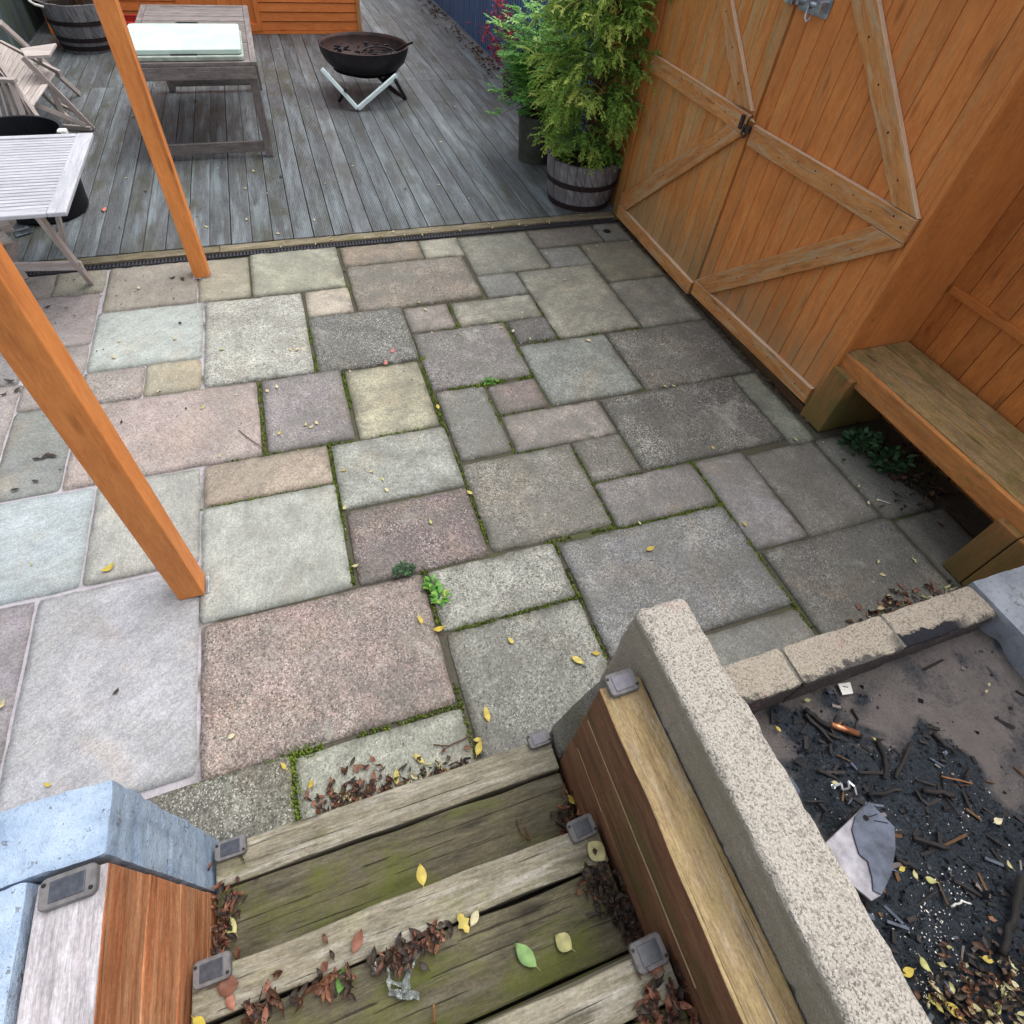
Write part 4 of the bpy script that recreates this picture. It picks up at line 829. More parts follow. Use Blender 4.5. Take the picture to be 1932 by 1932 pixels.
def spray(mb, p, d, L, n, wl, tone, droop=.5, flat=None):
    """feathery conifer spray: a drooping stem with alternating flat scale-leaf strips"""
    p = Vector(p); d = Vector(d).normalized(); side = d.cross(Vector((0, 0, 1)))
    side = (side if side.length > .05 else Vector((1, 0, 0))).normalized(); side = (side + Vector((ru(-.5, .5), ru(-.5, .5), ru(-.5, .5)))).normalized()
    pts = []
    for i in range(n + 1):
        pts.append(p.copy()); p = p + d * (L / n); d = (d + Vector((ru(-.12, .12), ru(-.12, .12), -droop / n * 1.6 + ru(-.1, .1)))).normalized()
    vs = []; fs = []
    def strip(a, b, w0):
        m = (b - a); s_ = m.cross(Vector((ru(-1, 1), ru(-1, 1), ru(-.3, 1)))); s_ = s_.normalized() * w0 if s_.length > 1e-6 else Vector((w0, 0, 0))
        k = len(vs); vs.extend([a - s_ * .5, a + s_ * .5, a + m * .6 + s_, b, a + m * .6 - s_]); fs.append((k, k + 1, k + 2, k + 3, k + 4))
    for i in range(n):
        strip(pts[i], pts[i + 1] + (pts[i + 1] - pts[i]) * .2, wl * .45)
        for s_ in (-1, 1):
            a = pts[i] + (pts[i + 1] - pts[i]) * ru(.1, .7); l2 = wl * ru(2.5, 5) * (1 - .55 * i / n)
            dd = ((pts[i + 1] - pts[i]).normalized() * ru(.7, 1.1) + side * s_ * ru(.5, .9) + Vector((0, 0, ru(-.3, .1)))).normalized()
            strip(a, a + dd * l2, wl * .38)
    mb.add(vs, fs, None, tone)

t = thing('conifer', 'feathery yellow green conifer growing from the half barrel', 'conifer', (2.43, 4.69, .37))
mb = MB(); mb.tube([(2.43, 4.69, .34), (2.44, 4.68, .7), (2.42, 4.70, 1.2), (2.43, 4.69, 1.9), (2.42, 4.7, 2.5)], .026, 8, r1=.006)
crown = MB()
def con_r(z): return (.34 + .16 * math.sin((z - .3) * 2.2)) if z < 1.4 else max(.04, .45 - (z - 1.4) * .30)
for i in range(230):
    z = .42 + 2.1 * (i / 230) ** 1.0; th = i * 2.39996 + ru(-.3, .3); R = con_r(z) * ru(.72, 1.12); rise = ru(.0, .22)
    base = Vector((2.43, 4.69, z - .02)); tip = Vector((2.43 + R * math.cos(th) * 1.02, 4.69 + R * math.sin(th) * .95, z + rise - .05))
    if tip.x > 2.98: tip.x = 2.98
    midp = (base + tip) / 2 + Vector((0, 0, .05)); mb.tube([base, midp, tip], .006, 5, r1=.0015)
    bt = ru(.15, .8)
    for k in range(20):
        f = ru(.3, 1.05); p_ = base.lerp(midp, f * 2) if f < .5 else midp.lerp(tip, f * 2 - 1)
        d = Vector((math.cos(th + ru(-1.1, 1.1)), math.sin(th + ru(-1.1, 1.1)), ru(-.5, .7)))
        spray(crown, p_ + Vector((ru(-.03, .03), ru(-.03, .03), ru(-.03, .03))), d, ru(.07, .16), 6, .0105, min(1, max(0, bt + ru(-.22, .22) + (f - .6) * .45)), ru(.5, 1.5))
for i in range(60):
    th = ru(0, 6.28); R = ru(.05, .24); spray(crown, (2.43 + R * math.cos(th), 4.69 + R * math.sin(th), ru(.36, .46)), (math.cos(th), math.sin(th), ru(.2, 1)), ru(.06, .12), 6, .010, ru(.4, 1), 1.0)
mb.build('trunk', M['barkwood'], t); crown.build('crown', M['conifer'], t)

def leafquad(vs, fs, p, d, L, W, curl=.15):
    d = Vector(d).normalized(); s_ = d.cross(Vector((ru(-.4, .4), ru(-.4, .4), 1))); s_ = (s_ if s_.length > .05 else Vector((1, 0, 0))).normalized(); n_ = s_.cross(d)
    k = len(vs); p = Vector(p)
    vs.extend([p, p + d * L * .3 + s_ * W * .45 + n_ * L * curl * .4, p + d * L * .65 + s_ * W * .42 + n_ * L * curl * .3, p + d * L - n_ * L * curl * .5, p + d * L * .65 - s_ * W * .42 + n_ * L * curl * .3, p + d * L * .3 - s_ * W * .45 + n_ * L * curl * .4, p + d * L * .5])
    fs.extend([(k, k + 1, k + 6), (k + 1, k + 2, k + 6), (k + 2, k + 3, k + 6), (k + 3, k + 4, k + 6), (k + 4, k + 5, k + 6), (k + 5, k, k + 6)])
t = thing('leafy_shrub', 'bright green leafy shrub in the dark pot behind the conifer', 'shrub', (2.36, 5.62, .38))
st = MB(); cr = MB()
for i in range(70):
    th = ru(0, 6.28); R = ru(.1, .43); z1 = ru(.42, 1.35); tip = Vector((2.34 + R * math.cos(th), 5.50 + R * math.sin(th), z1)); b = Vector((2.36 + ru(-.06, .06), 5.62 + ru(-.06, .06), .38)); m_ = (b + tip) / 2 + Vector((0, 0, .12))
    if tip.x > 2.95: tip.x = 2.95
    st.tube([b, m_, tip], .006, 5, r1=.002)
    for k in range(13):
        f = .22 + .8 * k / 12; p_ = b.lerp(m_, f * 2) if f < .5 else m_.lerp(tip, f * 2 - 1)
        d0 = Vector((math.cos(th + ru(-1.6, 1.6)), math.sin(th + ru(-1.6, 1.6)), ru(-.2, .5))).normalized(); sd_ = d0.cross(Vector((0, 0, 1))).normalized(); tn = ru(.05, .85) + (.15 if z1 > 1.2 else 0)
        vs = []; fs = []; Lr = ru(.10, .18)
        for q in range(5):
            for s_ in (-1, 1): leafquad(vs, fs, p_ + d0 * Lr * (.25 + q * .17), d0 * .6 + sd_ * s_ + Vector((0, 0, ru(-.35, .1))), ru(.035, .055), ru(.016, .024))
        leafquad(vs, fs, p_ + d0 * Lr, d0, .05, .022); cr.add(vs, fs, None, tn)
st.build('stems', M['barkwood'], t); cr.build('foliage', M['shrub'], t)
t = thing('red_shrub', 'small shrub with crimson leaves against the navy fence', 'shrub', (2.76, 7.45, .022))
st = MB(); cr = MB()
st.lathe([(.0001, 0), (.12, 0), (.14, .26), (.0001, .25)], (2.76, 7.45, .022), 20)
for i in range(26):
    th = ru(0, 6.28); R = ru(.05, .26); tip = Vector((2.55 + R * math.cos(th), 7.6 + R * math.sin(th), ru(.42, .95))); b = Vector((2.76, 7.45, .26)); st.tube([b, (b + tip) / 2 + Vector((0, 0, .05)), tip], .004, 5, r1=.0015)
    vs = []; fs = []
    for k in range(16): leafquad(vs, fs, b.lerp(tip, ru(.45, 1.05)) + Vector((ru(-.05, .05), ru(-.05, .05), ru(-.04, .04))), (ru(-1, 1), ru(-1, 1), ru(-.7, .3)), ru(.05, .08), .018)
    cr.add(vs, fs, None, ru(0, 1))
st.build('stems', M['pot'], t); cr.build('foliage', M['redbush'], t)
t = thing('dried_plant', 'sparse brown plant stems standing in the barrel by the mossy fence', 'plant', (-1.98, 9.74, .44))
st = MB()
for i in range(26):
    th = ru(0, 6.28); R = ru(.03, .2); st.tube([(-1.98 + R * .4 * math.cos(th), 9.74 + R * .4 * math.sin(th), .44), (-1.98 + R * math.cos(th), 9.74 + R * math.sin(th), ru(.7, 1.3))], .006, 5, r1=.002)
st.build('stems', M['barkwood'], t)
cr = MB(); vs = []; fs = []
for k in range(260): leafquad(vs, fs, (-1.98 + ru(-.22, .22), 9.74 + ru(-.22, .22), ru(.5, 1.25)), (ru(-1, 1), ru(-1, 1), ru(-1, .3)), ru(.03, .06), .02)
cr.add(vs, fs, None, .6); cr.build('foliage', M['bleaf'], t)

# ================================================================ FIRE BOWL
bx, by = 1.06, 7.72
t = thing('fire_bowl', 'rusty iron fire bowl on a white V shaped steel stand', 'fire bowl', (bx, by, .022))
R = .485; zr = .50; dp = .30; prof = []
for k in range(13): th = k / 12 * math.pi / 2; prof.append((max(.0001, R * math.sin(th) ** .9), zr - dp * math.cos(th) ** 1.0))
prof += [(R + .004, zr + .006), (R - .008, zr + .006)]
for k in range(12, -1, -1): th = k / 12 * math.pi / 2; prof.append((max(.0001, (R - .012) * math.sin(th) ** .9), zr + .008 - (dp - .01) * math.cos(th)))
mb = MB(); mb.lathe(prof, (bx, by, 0), 56)
mb.mi = [0 if i < 13 * 56 else 1 for i in range(len(mb.f))]
mb.build('bowl', [M['ironblack'], M['ironrust']], t, smooth=True)
def vstand(nm, base, a, b, m, w_=.038):
    mb = MB(); base = Vector(base); a = Vector(a); b = Vector(b); mb.beam(base, a, w_, .045, (0, 1, 0)); mb.beam(base + Vector((0, .001, .001)), b, w_, .045, (0, 1, 0)); return mb.build(nm, M[m], t, bevel=.003)
vstand('front_stand', (.855, 7.14, .045), at(607, 130, .36), at(748, 142, .33), 'whitesteel')
vstand('rear_stand', (1.30, 8.05, .05), (1.0, 8.20, .33), (1.5, 7.75, .34), 'ironblack', .045)
mb = MB(); mb.tube([at(745, 150, .30), at(765, 186, .03), (1.30, 8.05, .05)], .02, 8); mb.build('rear_leg', M['ironblack'], t)
mb = MB(); mb.tube([at(655, 165, .24), at(640, 190, .05)], .02, 8); mb.build('rear_leg', M['ironblack'], t)
mb = MB()
for k in range(180):
    th = ru(0, 6.28); r_ = .34 * math.sqrt(rnd()); c = Vector((bx + r_ * math.cos(th), by + r_ * math.sin(th), .245 + .2 * r_ * r_ / .12 + ru(0, .012))); s_ = ru(.008, .026)
    mb.beam(c - Vector((s_, ru(-s_, s_), 0)), c + Vector((s_, ru(-s_, s_), ru(0, .01))), s_ * .9, s_ * .7)
n = 24; vs = [(bx, by, .255)] + [(bx + .36 * math.cos(2 * math.pi * k / n), by + .36 * math.sin(2 * math.pi * k / n), .27) for k in range(n)]
mb.add(vs, [(0, 1 + k, 1 + (k + 1) % n) for k in range(n)], None, .5)
tag(mb.build('embers', M['coal']), 'dead charcoal lying in the bottom of the fire bowl', 'charcoal', kind='stuff')
t = thing('grill_fork', 'black wire cooking hoop with a handle resting in the fire bowl', 'grill hoop', (bx + .15, by, .42))
mb = MB(); cpt = Vector((bx + .16, by - .02, .40)); pts = [cpt + Vector((.21 * math.cos(a_), .17 * math.sin(a_), .04 * math.sin(a_))) for a_ in [2 * math.pi * k / 20 for k in range(21)]]
mb.tube(pts, .008, 7); mb.tube([cpt + Vector((-.21, 0, 0)), cpt + Vector((-.33, -.10, -.09))], .008, 7); mb.tube([cpt + Vector((.19, .05, .02)), at(764, 86, .56), at(778, 80, .62)], .012, 7)
for k in range(4): yy = -.10 + k * .07; mb.tube([cpt + Vector((-.16, yy, 0)), cpt + Vector((.16, yy, 0))], .004, 5)
mb.build('frame', M['ironblack'], t, smooth=True)

# ================================================================ TABLES
t = thing('garden_table', 'long weathered grey slatted table in front of the orange shed', 'table', (-.58, 7.0, .022))
x0, x1, y0, y1, zt = -1.085, -.075, 5.99, 8.0, .775
mb = MB(); mb.box(x0, x0 + .05, y0, y1, zt - .03, zt, 1); mb.box(x1 - .05, x1, y0, y1, zt - .03, zt, 1); mb.box(x0 + .052, x1 - .052, y1 - .05, y1, zt - .03, zt); mb.box(x0 + .052, x1 - .052, y0, y0 + .05, zt - .03, zt)
mb.build('top_frame', M['tablegrey'], t, bevel=.004)
mb = MB(); y = y0 + .055
while y < y1 - .06: mb.box(x0 + .053, x1 - .053, y, min(y + .088, y1 - .052), zt - .024, zt - .004 + ru(-.002, .002)); y += .094
mb.build('slats', M['tablegrey'], t, bevel=.003)
for (ya, yb) in ((y0 - .004, y0 + .022), (y1 - .025, y1)):
    mb = MB(); mb.box(x0 + .02, x1 - .02, ya, yb, zt - .125, zt - .032); mb.build('apron', M['tablegrey'], t, bevel=.004)
for xa in (x0 + .02, x1 - .046):
    mb = MB(); mb.box(xa, xa + .026, y0 + .024, y1 - .027, zt - .10, zt - .032, 1); mb.build('apron', M['tablegrey'], t, bevel=.004)
for xa in (x0 + .02, x1 - .09):
    for ya in (y0 + .0, y1 - .09):
        mb = MB(); mb.box(xa, xa + .07, ya + .022, ya + .088, .024, zt - .034, 2); mb.build('leg', M['tablegrey'], t, bevel=.004)
for ya in (y0 + .025, y1 - .065):
    mb = MB(); mb.box(x0 + .09, x1 - .09, ya, ya + .03, .07, .16); mb.build('stretcher', M['tablegrey'], t, bevel=.004)
t = thing('folding_table', 'pale mint folded plastic table lying on the weathered table top', 'folded table', (-.63, 6.4, .776))
def rr_plate(x0, x1, y0, y1, z0, z1, r, m, nm):
    mb = MB(); pts = []
    for (cx, cy, s0) in ((x1 - r, y0 + r, -90), (x1 - r, y1 - r, 0), (x0 + r, y1 - r, 90), (x0 + r, y0 + r, 180)):
        for k in range(5): th = math.radians(s0 + k * 22.5); pts.append((cx + r * math.cos(th), cy + r * math.sin(th)))
    n = len(pts); mb.add([(x, y, z0) for x, y in pts] + [(x, y, z1) for x, y in pts], [tuple(reversed(range(n))), tuple(range(n, 2 * n))] + [(i, (i + 1) % n, n + (i + 1) % n, n + i) for i in range(n)])
    return mb.build(nm, M[m], t, bevel=.007)
rr_plate(-1.075, -.165, 6.005, 6.86, .779, .812, .035, 'mintdirt', 'lower_leaf'); rr_plate(-1.08, -.175, 6.04, 6.87, .816, .852, .035, 'mint', 'upper_leaf')
mb = MB(); mb.box(-.72, -.52, 6.03, 6.05, .812, .82); mb.build('front_grip', M['blackplastic'], t)
mb = MB(); mb.tube([(-.71, 6.88, .84), (-.69, 6.93, .84), (-.53, 6.93, .84), (-.51, 6.88, .84)], .011, 8); mb.build('handle', M['blackplastic'], t)
t = thing('slatted_table', 'pale limewashed slatted folding table at the left edge of the deck', 'table', (-1.55, 4.2, .022))
x0, x1, y0, y1, zt = -1.98, -1.175, 3.60, 4.755, .70
mb = MB(); mb.box(x1 - .095, x1, y0, y1, zt - .025, zt, 1); mb.box(x0, x0 + .095, y0, y1, zt - .025, zt, 1); mb.box(x0 + .097, x1 - .097, y0, y0 + .07, zt - .025, zt); mb.box(x0 + .097, x1 - .097, y1 - .05, y1, zt - .025, zt)
mb.build('top_frame', M['whitewood'], t, bevel=.006)
mb = MB(); y = y0 + .078
while y < y1 - .085: mb.box(x0 + .09, x1 - .09, y, y + .034, zt - .022, zt - .003); y += .0425
mb.build('slats', M['whitewood'], t, bevel=.003)
for (xa, s_) in ((-1.36, 0), (-1.86, 1)):
    mb = MB(); mb.beam((xa, 3.72, zt - .03), (xa - .03, 4.09, .006), .028, .052, (0, 1, 0)); mb.build('leg', M['teak'], t, bevel=.004)
    mb = MB(); mb.beam((xa - .12, 4.70, zt - .03), (xa - .25, 4.60, .03), .028, .052, (0, 1, 0)); mb.build('leg', M['teak'], t, bevel=.004)
mb = MB(); mb.beam((-1.35, 3.97, .20), (-1.93, 4.06, .20), .024, .055, (0, 0, 1)); mb.build('stretcher', M['teak'], t, bevel=.004)

# ================================================================ CHAIRS
def stick(mb, a, b, w_, h_, up=(0, 0, 1)): mb.beam(a, b, w_, h_, up)
t = thing('garden_chair', 'silvered teak folding chair with a cross slatted seat and a wide armrest', 'chair', (-2.1, 7.2, .022), 'silvered teak folding chairs')
ch = [at(104, 138, .42), at(62, 200, .42), at(-14, 112, .42), at(-2, 80, .42)]
mb = MB(); A, Bq, Cq, D = ch
for k in range(11):
    f0, f1 = (k + .04) / 11, (k + .94) / 11; q = [A.lerp(D, f0), A.lerp(D, f1), Bq.lerp(Cq, f1), Bq.lerp(Cq, f0)]; of = ru(0, 40)
    mb.add([v - Vector((0, 0, .014)) for v in q] + q, [(3, 2, 1, 0), (4, 5, 6, 7), (0, 1, 5, 4), (1, 2, 6, 5), (2, 3, 7, 6), (3, 0, 4, 7)], [(0, 0, of), (0, .05, of), (.5, .05, of), (.5, 0, of)] * 2)
mb.build('seat', M['teak'], t, bevel=.003)
mb = MB(); mb.beam(A + Vector((.03, .05, -.02)), D + Vector((0, .06, -.02)), .03, .05); mb.beam(Bq + Vector((0, -.02, -.03)), Cq + Vector((0, -.02, -.03)), .03, .05); mb.build('seat_rail', M['teak'], t, bevel=.003)
mb = MB(); q = [at(47, 106, .62), at(93, 103, .62), at(106, 81, .62), at(38, 91, .62)]; mb.add([v + Vector((0, 0, -.022)) for v in q] + q, [(3, 2, 1, 0), (4, 5, 6, 7), (0, 1, 5, 4), (1, 2, 6, 5), (2, 3, 7, 6), (3, 0, 4, 7)]); mb.build('armrest', M['teak'], t, bevel=.003)
for (a, b) in ((at(150, 178, .03), at(0, 42, .80)), (at(176, 244, .03), at(43, 108, .62)), (at(93, 158, .38), at(128, 238, .03)), (at(70, 98, .6), at(88, 130, .03))):
    mb = MB(); mb.beam(a, b, .028, .045, (0, 0, 1)); mb.build('leg', M['teak'], t, bevel=.003)
mb = MB(); mb.beam(at(60, 195, .36), at(160, 236, .10), .03, .04); mb.beam(at(78, 175, .3), at(140, 232, .06), .026, .03); mb.beam(at(118, 238, .05), at(172, 243, .05), .03, .035); mb.beam(at(95, 190, .2), at(150, 214, .12), .02, .03); mb.build('stretcher', M['teak'], t, bevel=.003)
t = thing('garden_chair', 'silvered teak folding chair with upright slats leaning behind the black tub', 'chair', (-2.0, 6.2, .022), 'silvered teak folding chairs')
mb = MB(); a0, a1 = at(0, 150, .60), at(26, 158, .60); b0, b1 = at(-30, 226, .34), at(58, 222, .34)
for k in range(7): f = k / 6.5; mb.beam((at(-46, 150, .6)).lerp(a1, f), (at(-40, 232, .34)).lerp(at(54, 226, .34), f), .045, .014, (0, .2, 1))
mb.build('back_slats', M['teak'], t, bevel=.002)
mb = MB(); mb.beam(at(-40, 150, .615), at(30, 152, .615), .06, .03); mb.build('top_rail', M['teak'], t, bevel=.003)
for (a, b) in ((at(-4, 118, .68), at(76, 228, .34)), (at(-60, 130, .68), at(-30, 240, .34)), (at(22, 150, .60), at(64, 226, .33))):
    mb = MB(); mb.beam(a, b, .03, .045); mb.build('frame_rail', M['teak'], t, bevel=.003)
mb = MB(); mb.beam(at(76, 226, .34), at(40, 300, .026), .03, .045); mb.build('leg', M['teak'], t, bevel=.003)
mb = MB(); mb.beam(at(-30, 236, .34), at(-50, 310, .026), .03, .045); mb.build('leg', M['teak'], t, bevel=.003)
t = thing('garden_chair', 'brown teak folding chair legs half hidden under the pale slatted table', 'chair', (-2.0, 4.5, .022), 'silvered teak folding chairs')
for (a, b) in ((at(-24, 415, .35), at(50, 527, .03)), (at(-24, 470, .3), at(24, 412, .30)), (at(-10, 400, .45), at(-30, 520, .03)), (at(10, 545, .03), at(26, 455, .26))):
    mb = MB(); mb.beam(a, b, .03, .05); mb.build('leg', M['teak'], t, bevel=.003)
mb = MB(); mb.beam(at(-40, 440, .33), at(20, 425, .33), .16, .02); mb.beam(at(-40, 462, .33), at(16, 447, .33), .14, .02); mb.build('seat', M['teak'], t, bevel=.003)

# ================================================================ TUB and small things on the deck
t = thing('black_tub', 'large round black plastic tub behind the pale slatted table', 'tub', (-1.80, 5.22, .022))
mb = MB(); mb.lathe([(.0001, .0), (.26, .0), (.275, .02), (.315, .52), (.33, .525), (.33, .55), (.305, .55), (.262, .05), (.0001, .04)], (-1.80, 5.22, .024), 48); mb.build('shell', M['blackplastic'], t, smooth=False)
mb = MB(); mb.box(-1.50, -1.44, 5.16, 5.22, .545, .585); mb.build('grip', M['whitescrap'], t, bevel=.01)
t = thing('red_crate', 'red plastic crate on the deck behind the weathered table', 'crate', (-1.52, 9.8, .022))
mb = MB()
for (a, b, c, d) in ((-1.75, -1.32, 9.62, 9.64), (-1.75, -1.32, 9.96, 9.98), (-1.75, -1.73, 9.642, 9.958), (-1.34, -1.32, 9.642, 9.958)): mb.box(a, b, c, d, .03, .28)
mb.box(-1.75, -1.32, 9.62, 9.98, .024, .03); mb.build('sides', M['redplastic'], t, bevel=.004)
mb = MB(); mb.box(-1.77, -1.30, 9.60, 9.64, .28, .30); mb.box(-1.77, -1.30, 9.96, 10.0, .28, .30); mb.box(-1.77, -1.73, 9.642, 9.958, .28, .30); mb.box(-1.34, -1.30, 9.642, 9.958, .28, .30); mb.build('rim', M['redplastic'], t, bevel=.004)
t = thing('metal_bracket', 'short silver metal channel lying on the deck under the slatted table', 'bracket', (-1.92, 4.87, .024))
mb = MB(); a, b = at(30, 445, .03), at(60, 436, .03); mb.beam(a, b, .035, .006); a2, b2 = at(28, 434, .05), at(52, 427, .05); mb.beam(a2, b2, .03, .006); mb.beam((a + a2) / 2 - Vector((0, 0, .012)), (b + b2) / 2 - Vector((0, 0, .012)), .05, .004); mb.build('channel', M['galv'], t, bevel=.001)

# ================================================================ THINGS IN THE ASH PIT
t = thing('slate_offcut', 'broken blue slate with a pale bare side in the ash pit', 'slate', (1.0, -.05, .26))
SZ = .318
q = [at(*p_, SZ) for p_ in [(1558, 1590), (1640, 1512), (1688, 1560), (1690, 1600), (1682, 1650), (1662, 1690), (1645, 1700), (1590, 1655)]]
mb = MB(); n = len(q); mb.add([v - Vector((0, 0, .012)) for v in q] + q, [tuple(reversed(range(n))), tuple(range(n, 2 * n))] + [(i, (i + 1) % n, n + (i + 1) % n, n + i) for i in range(n)]); mb.build('board', M['slatepale'], t, bevel=.002)
q = [at(*p_, SZ + .007) for p_ in [(1614, 1540), (1640, 1512), (1688, 1560), (1690, 1600), (1682, 1650), (1664, 1688), (1648, 1680), (1646, 1655), (1638, 1625), (1622, 1612), (1615, 1590), (1608, 1565)]]
mb = MB(); n = len(q); mb.add([v - Vector((0, 0, .006)) for v in q] + q, [tuple(reversed(range(n))), tuple(range(n, 2 * n))] + [(i, (i + 1) % n, n + (i + 1) % n, n + i) for i in range(n)]); mb.build('slate_skin', M['slate'], t, bevel=.001)
mb = MB(); c_ = at(1634, 1543, SZ + .009); mb.lathe([(.0001, .0), (.008, .0)], c_, 12); mb.beam(c_, at(1655, 1536, SZ + .009), .002, .001); mb.beam(at(1650, 1548, SZ + .009), at(1676, 1553, SZ + .009), .002, .001); mb.build('nail_hole', M['void'], t)
def sticky(label, pts, r, m='char', cat='stick', nm='burnt_stick', grp=None, kink=.004):
    t = thing(nm, label, cat, pts[0], grp); P = []
    for a, b in zip(pts, pts[1:]):
        for k in range(5): P.append(Vector(a).lerp(Vector(b), k / 5) + Vector((ru(-kink, kink), ru(-kink, kink), ru(0, kink))))
    P.append(Vector(pts[-1])); mb = MB(); mb.tube(P, r, 8, r1=r * .8); mb.build('shaft', M[m], t, smooth=True); return t
def pp(px, py, dz=.012):
    z = .24
    for _ in range(5): v = at(px, py, z); z = pit_z(v.x, v.y) + dz
    return at(px, py, z)
t = sticky('charred stick with a bare copper coloured middle near the pit corner', [pp(1518, 1338), pp(1560, 1368), pp(1625, 1388)], .010)
mb = MB(); mb.tube([pp(1568, 1367, .020), pp(1618, 1384, .020)], .011, 8); mb.build('bare_wood', M['copper'], t, smooth=True)
sticky('long pale grey burnt stick at the right edge of the ash pit', [pp(1925, 1655, .03), pp(1908, 1740, .02), pp(1890, 1800, .03)], .011)
burnt = [[(1560, 1385), (1600, 1400)], [(1655, 1395), (1672, 1440), (1668, 1470)], [(1690, 1470), (1720, 1400)], [(1520, 1350), (1570, 1400)], [(1760, 1385), (1800, 1420)], [(1640, 1500), (1700, 1490)], [(1740, 1490), (1800, 1500)], [(1690, 1620), (1730, 1640)], [(1540, 1450), (1580, 1470)], [(1720, 1580), (1790, 1600)], [(1800, 1660), (1850, 1690)]]
blab = ['short charred stick below the copper coloured stick', 'upright charred stick in the middle of the pit', 'charred stick pointing at the bare patch of pit floor', 'charred twig under the copper coloured stick', 'dark stick by itself on the right side of the pit', 'burnt stick just above the slate',
        'burnt stick right of the middle of the pit', 'burnt stick right of the slate', 'burnt stick beside the pierced metal fitting', 'burnt stick between the slate and the right side', 'burnt stick near the long grey stick']
for q, lab in zip(burnt, blab): sticky(lab, [pp(x, y) for x, y in q], ru(.005, .009), grp='thin burnt sticks in the ash pit')
t = thing('hinge_plate', 'small pierced pale metal fitting on the charcoal', 'metal fitting', pp(1720, 1600))
mb = MB(); hp = [pp(x, y, .02) for x, y in [(1566, 1470), (1580, 1462), (1596, 1478), (1612, 1476), (1606, 1462)]]
hp = [pp(x, y, .022) for x, y in [(1690 - 118, 1484), (1690 - 103, 1478), (1690 - 100, 1490), (1690 - 88, 1487), (1690 - 90, 1474), (1690 - 78, 1484), (1690 - 74, 1500)]]
for a, b in zip(hp, hp[1:]): mb.beam(a, b, .006, .003)
mb.tube([hp[0] + Vector((.006 * math.cos(a_), .006 * math.sin(a_), 0)) for a_ in [k * .8 for k in range(9)]], .0022, 6); mb.build('plate', M['galv'], t)
t = thing('white_label', 'small white plastic tag by the block wall in the ash pit', 'tag', pp(1594, 1298))
q = [pp(x, y, .02) for x, y in [(1581, 1290), (1604, 1287), (1610, 1308), (1590, 1311)]]
mb = MB(); mb.add([v - Vector((0, 0, .003)) for v in q] + q, [(3, 2, 1, 0), (4, 5, 6, 7), (0, 1, 5, 4), (1, 2, 6, 5), (2, 3, 7, 6), (3, 0, 4, 7)]); mb.build('plate', M['whitescrap'], t)
mb = MB(); mb.beam(pp(1590, 1295, .0225), pp(1600, 1297, .0225), .004, .001); mb.beam(pp(1593, 1302, .0225), pp(1601, 1300, .0225), .003, .001); mb.build('slot', M['void'], t)
sticky('thin white split twig on the ash', [pp(1795, 1712, .02), pp(1815, 1700, .035), pp(1832, 1706, .02)], .003, 'whitescrap', 'twig', 'pale_twig', kink=.002)
sticky('thin tan straw lying across the ash', [pp(1776, 1465, .02), pp(1835, 1478, .02)], .0028, 'driedwood', 'straw', 'straw', kink=.001)

# ================================================================ LEAVES, LITTER, WEEDS
def leaf_mesh(L, W, fold=.25, lobes=0):
    vs = []; fs = []; n = 6; up = ru(.05, .9); tw = ru(-.45, .45)
    for i in range(n + 1):
        f = i / n; w_ = W * (math.sin(math.pi * min(1, f * 1.02 + .02)) ** .8) * (1 if lobes == 0 else (1 + .35 * math.sin(f * 16)))
        z = L * (up * (f - .5) ** 2 * 1.6); x = (f - .5) * L
        for s_ in (-1, 0, 1): vs.append(Vector((x, s_ * w_ / 2, z + abs(s_) * w_ * fold + tw * s_ * x * .4)))
    for i in range(n):
        for k in range(2): a = i * 3 + k; fs.append((a, a + 1, a + 4, a + 3))
    vs += [Vector((-.5 * L, .0008, vs[1].z)), Vector((-.5 * L, -.0008, vs[1].z)), Vector((-.78 * L, 0, vs[1].z + .002))]; k = len(vs); fs.append((k - 3, k - 2, k - 1))
    return vs, fs
def leaf(pos, L, m, label, grp, rz=None, asp=.5, nm='fallen_leaf', tilt=.15, lobes=0):
    t = MB(); vs, fs = leaf_mesh(L, L * asp, ru(.05, .35), lobes); rz = ru(0, 6.28) if rz is None else rz
    Rm = Matrix.Rotation(rz, 3, 'Z') @ Matrix.Rotation(ru(-tilt, tilt), 3, 'X'); zmin = min((Rm @ v).z for v in vs)
    t.add([Rm @ v - Vector((0, 0, zmin - .001)) + Vector(pos) for v in vs], fs); o = t.build(nm, M[m], loc=pos, smooth=True)
    sf = o.modifiers.new('thickness', 'SOLIDIFY'); sf.thickness = .0006
    return tag(o, label, 'leaf', grp)
G1 = 'small pale leaves on the stone paving'; L1 = 'small pale cream leaf lying flat on the stone paving'
for (x, y) in [(1206, 987), (1665, 1085), (1595, 820), (1552, 835), (1620, 918), (255, 549), (262, 545), (790, 571), (803, 585), (815, 628), (870, 632), (945, 618), (1000, 640), (1110, 643), (1065, 528), (1190, 455), (1125, 465), (1030, 478), (968, 625), (743, 552), (420, 660), (548, 660), (560, 660), (522, 730), (504, 738), (577, 802), (587, 806), (597, 798), (415, 860), (650, 958), (670, 1068), (730, 925), (382, 770), (660, 700), (225, 645), (330, 640), (215, 675), (298, 738), (1500, 830), (1655, 945), (1638, 950), (1255, 730), (1270, 728), (437, 1390), (1250, 650), (885, 928), (812, 985), (1110, 470), (985, 590), (445, 745), (700, 890), (722, 905)]:
    leaf(at(x, y, .008), ru(.016, .034), 'cleaf', L1, G1, asp=ru(.45, .7))
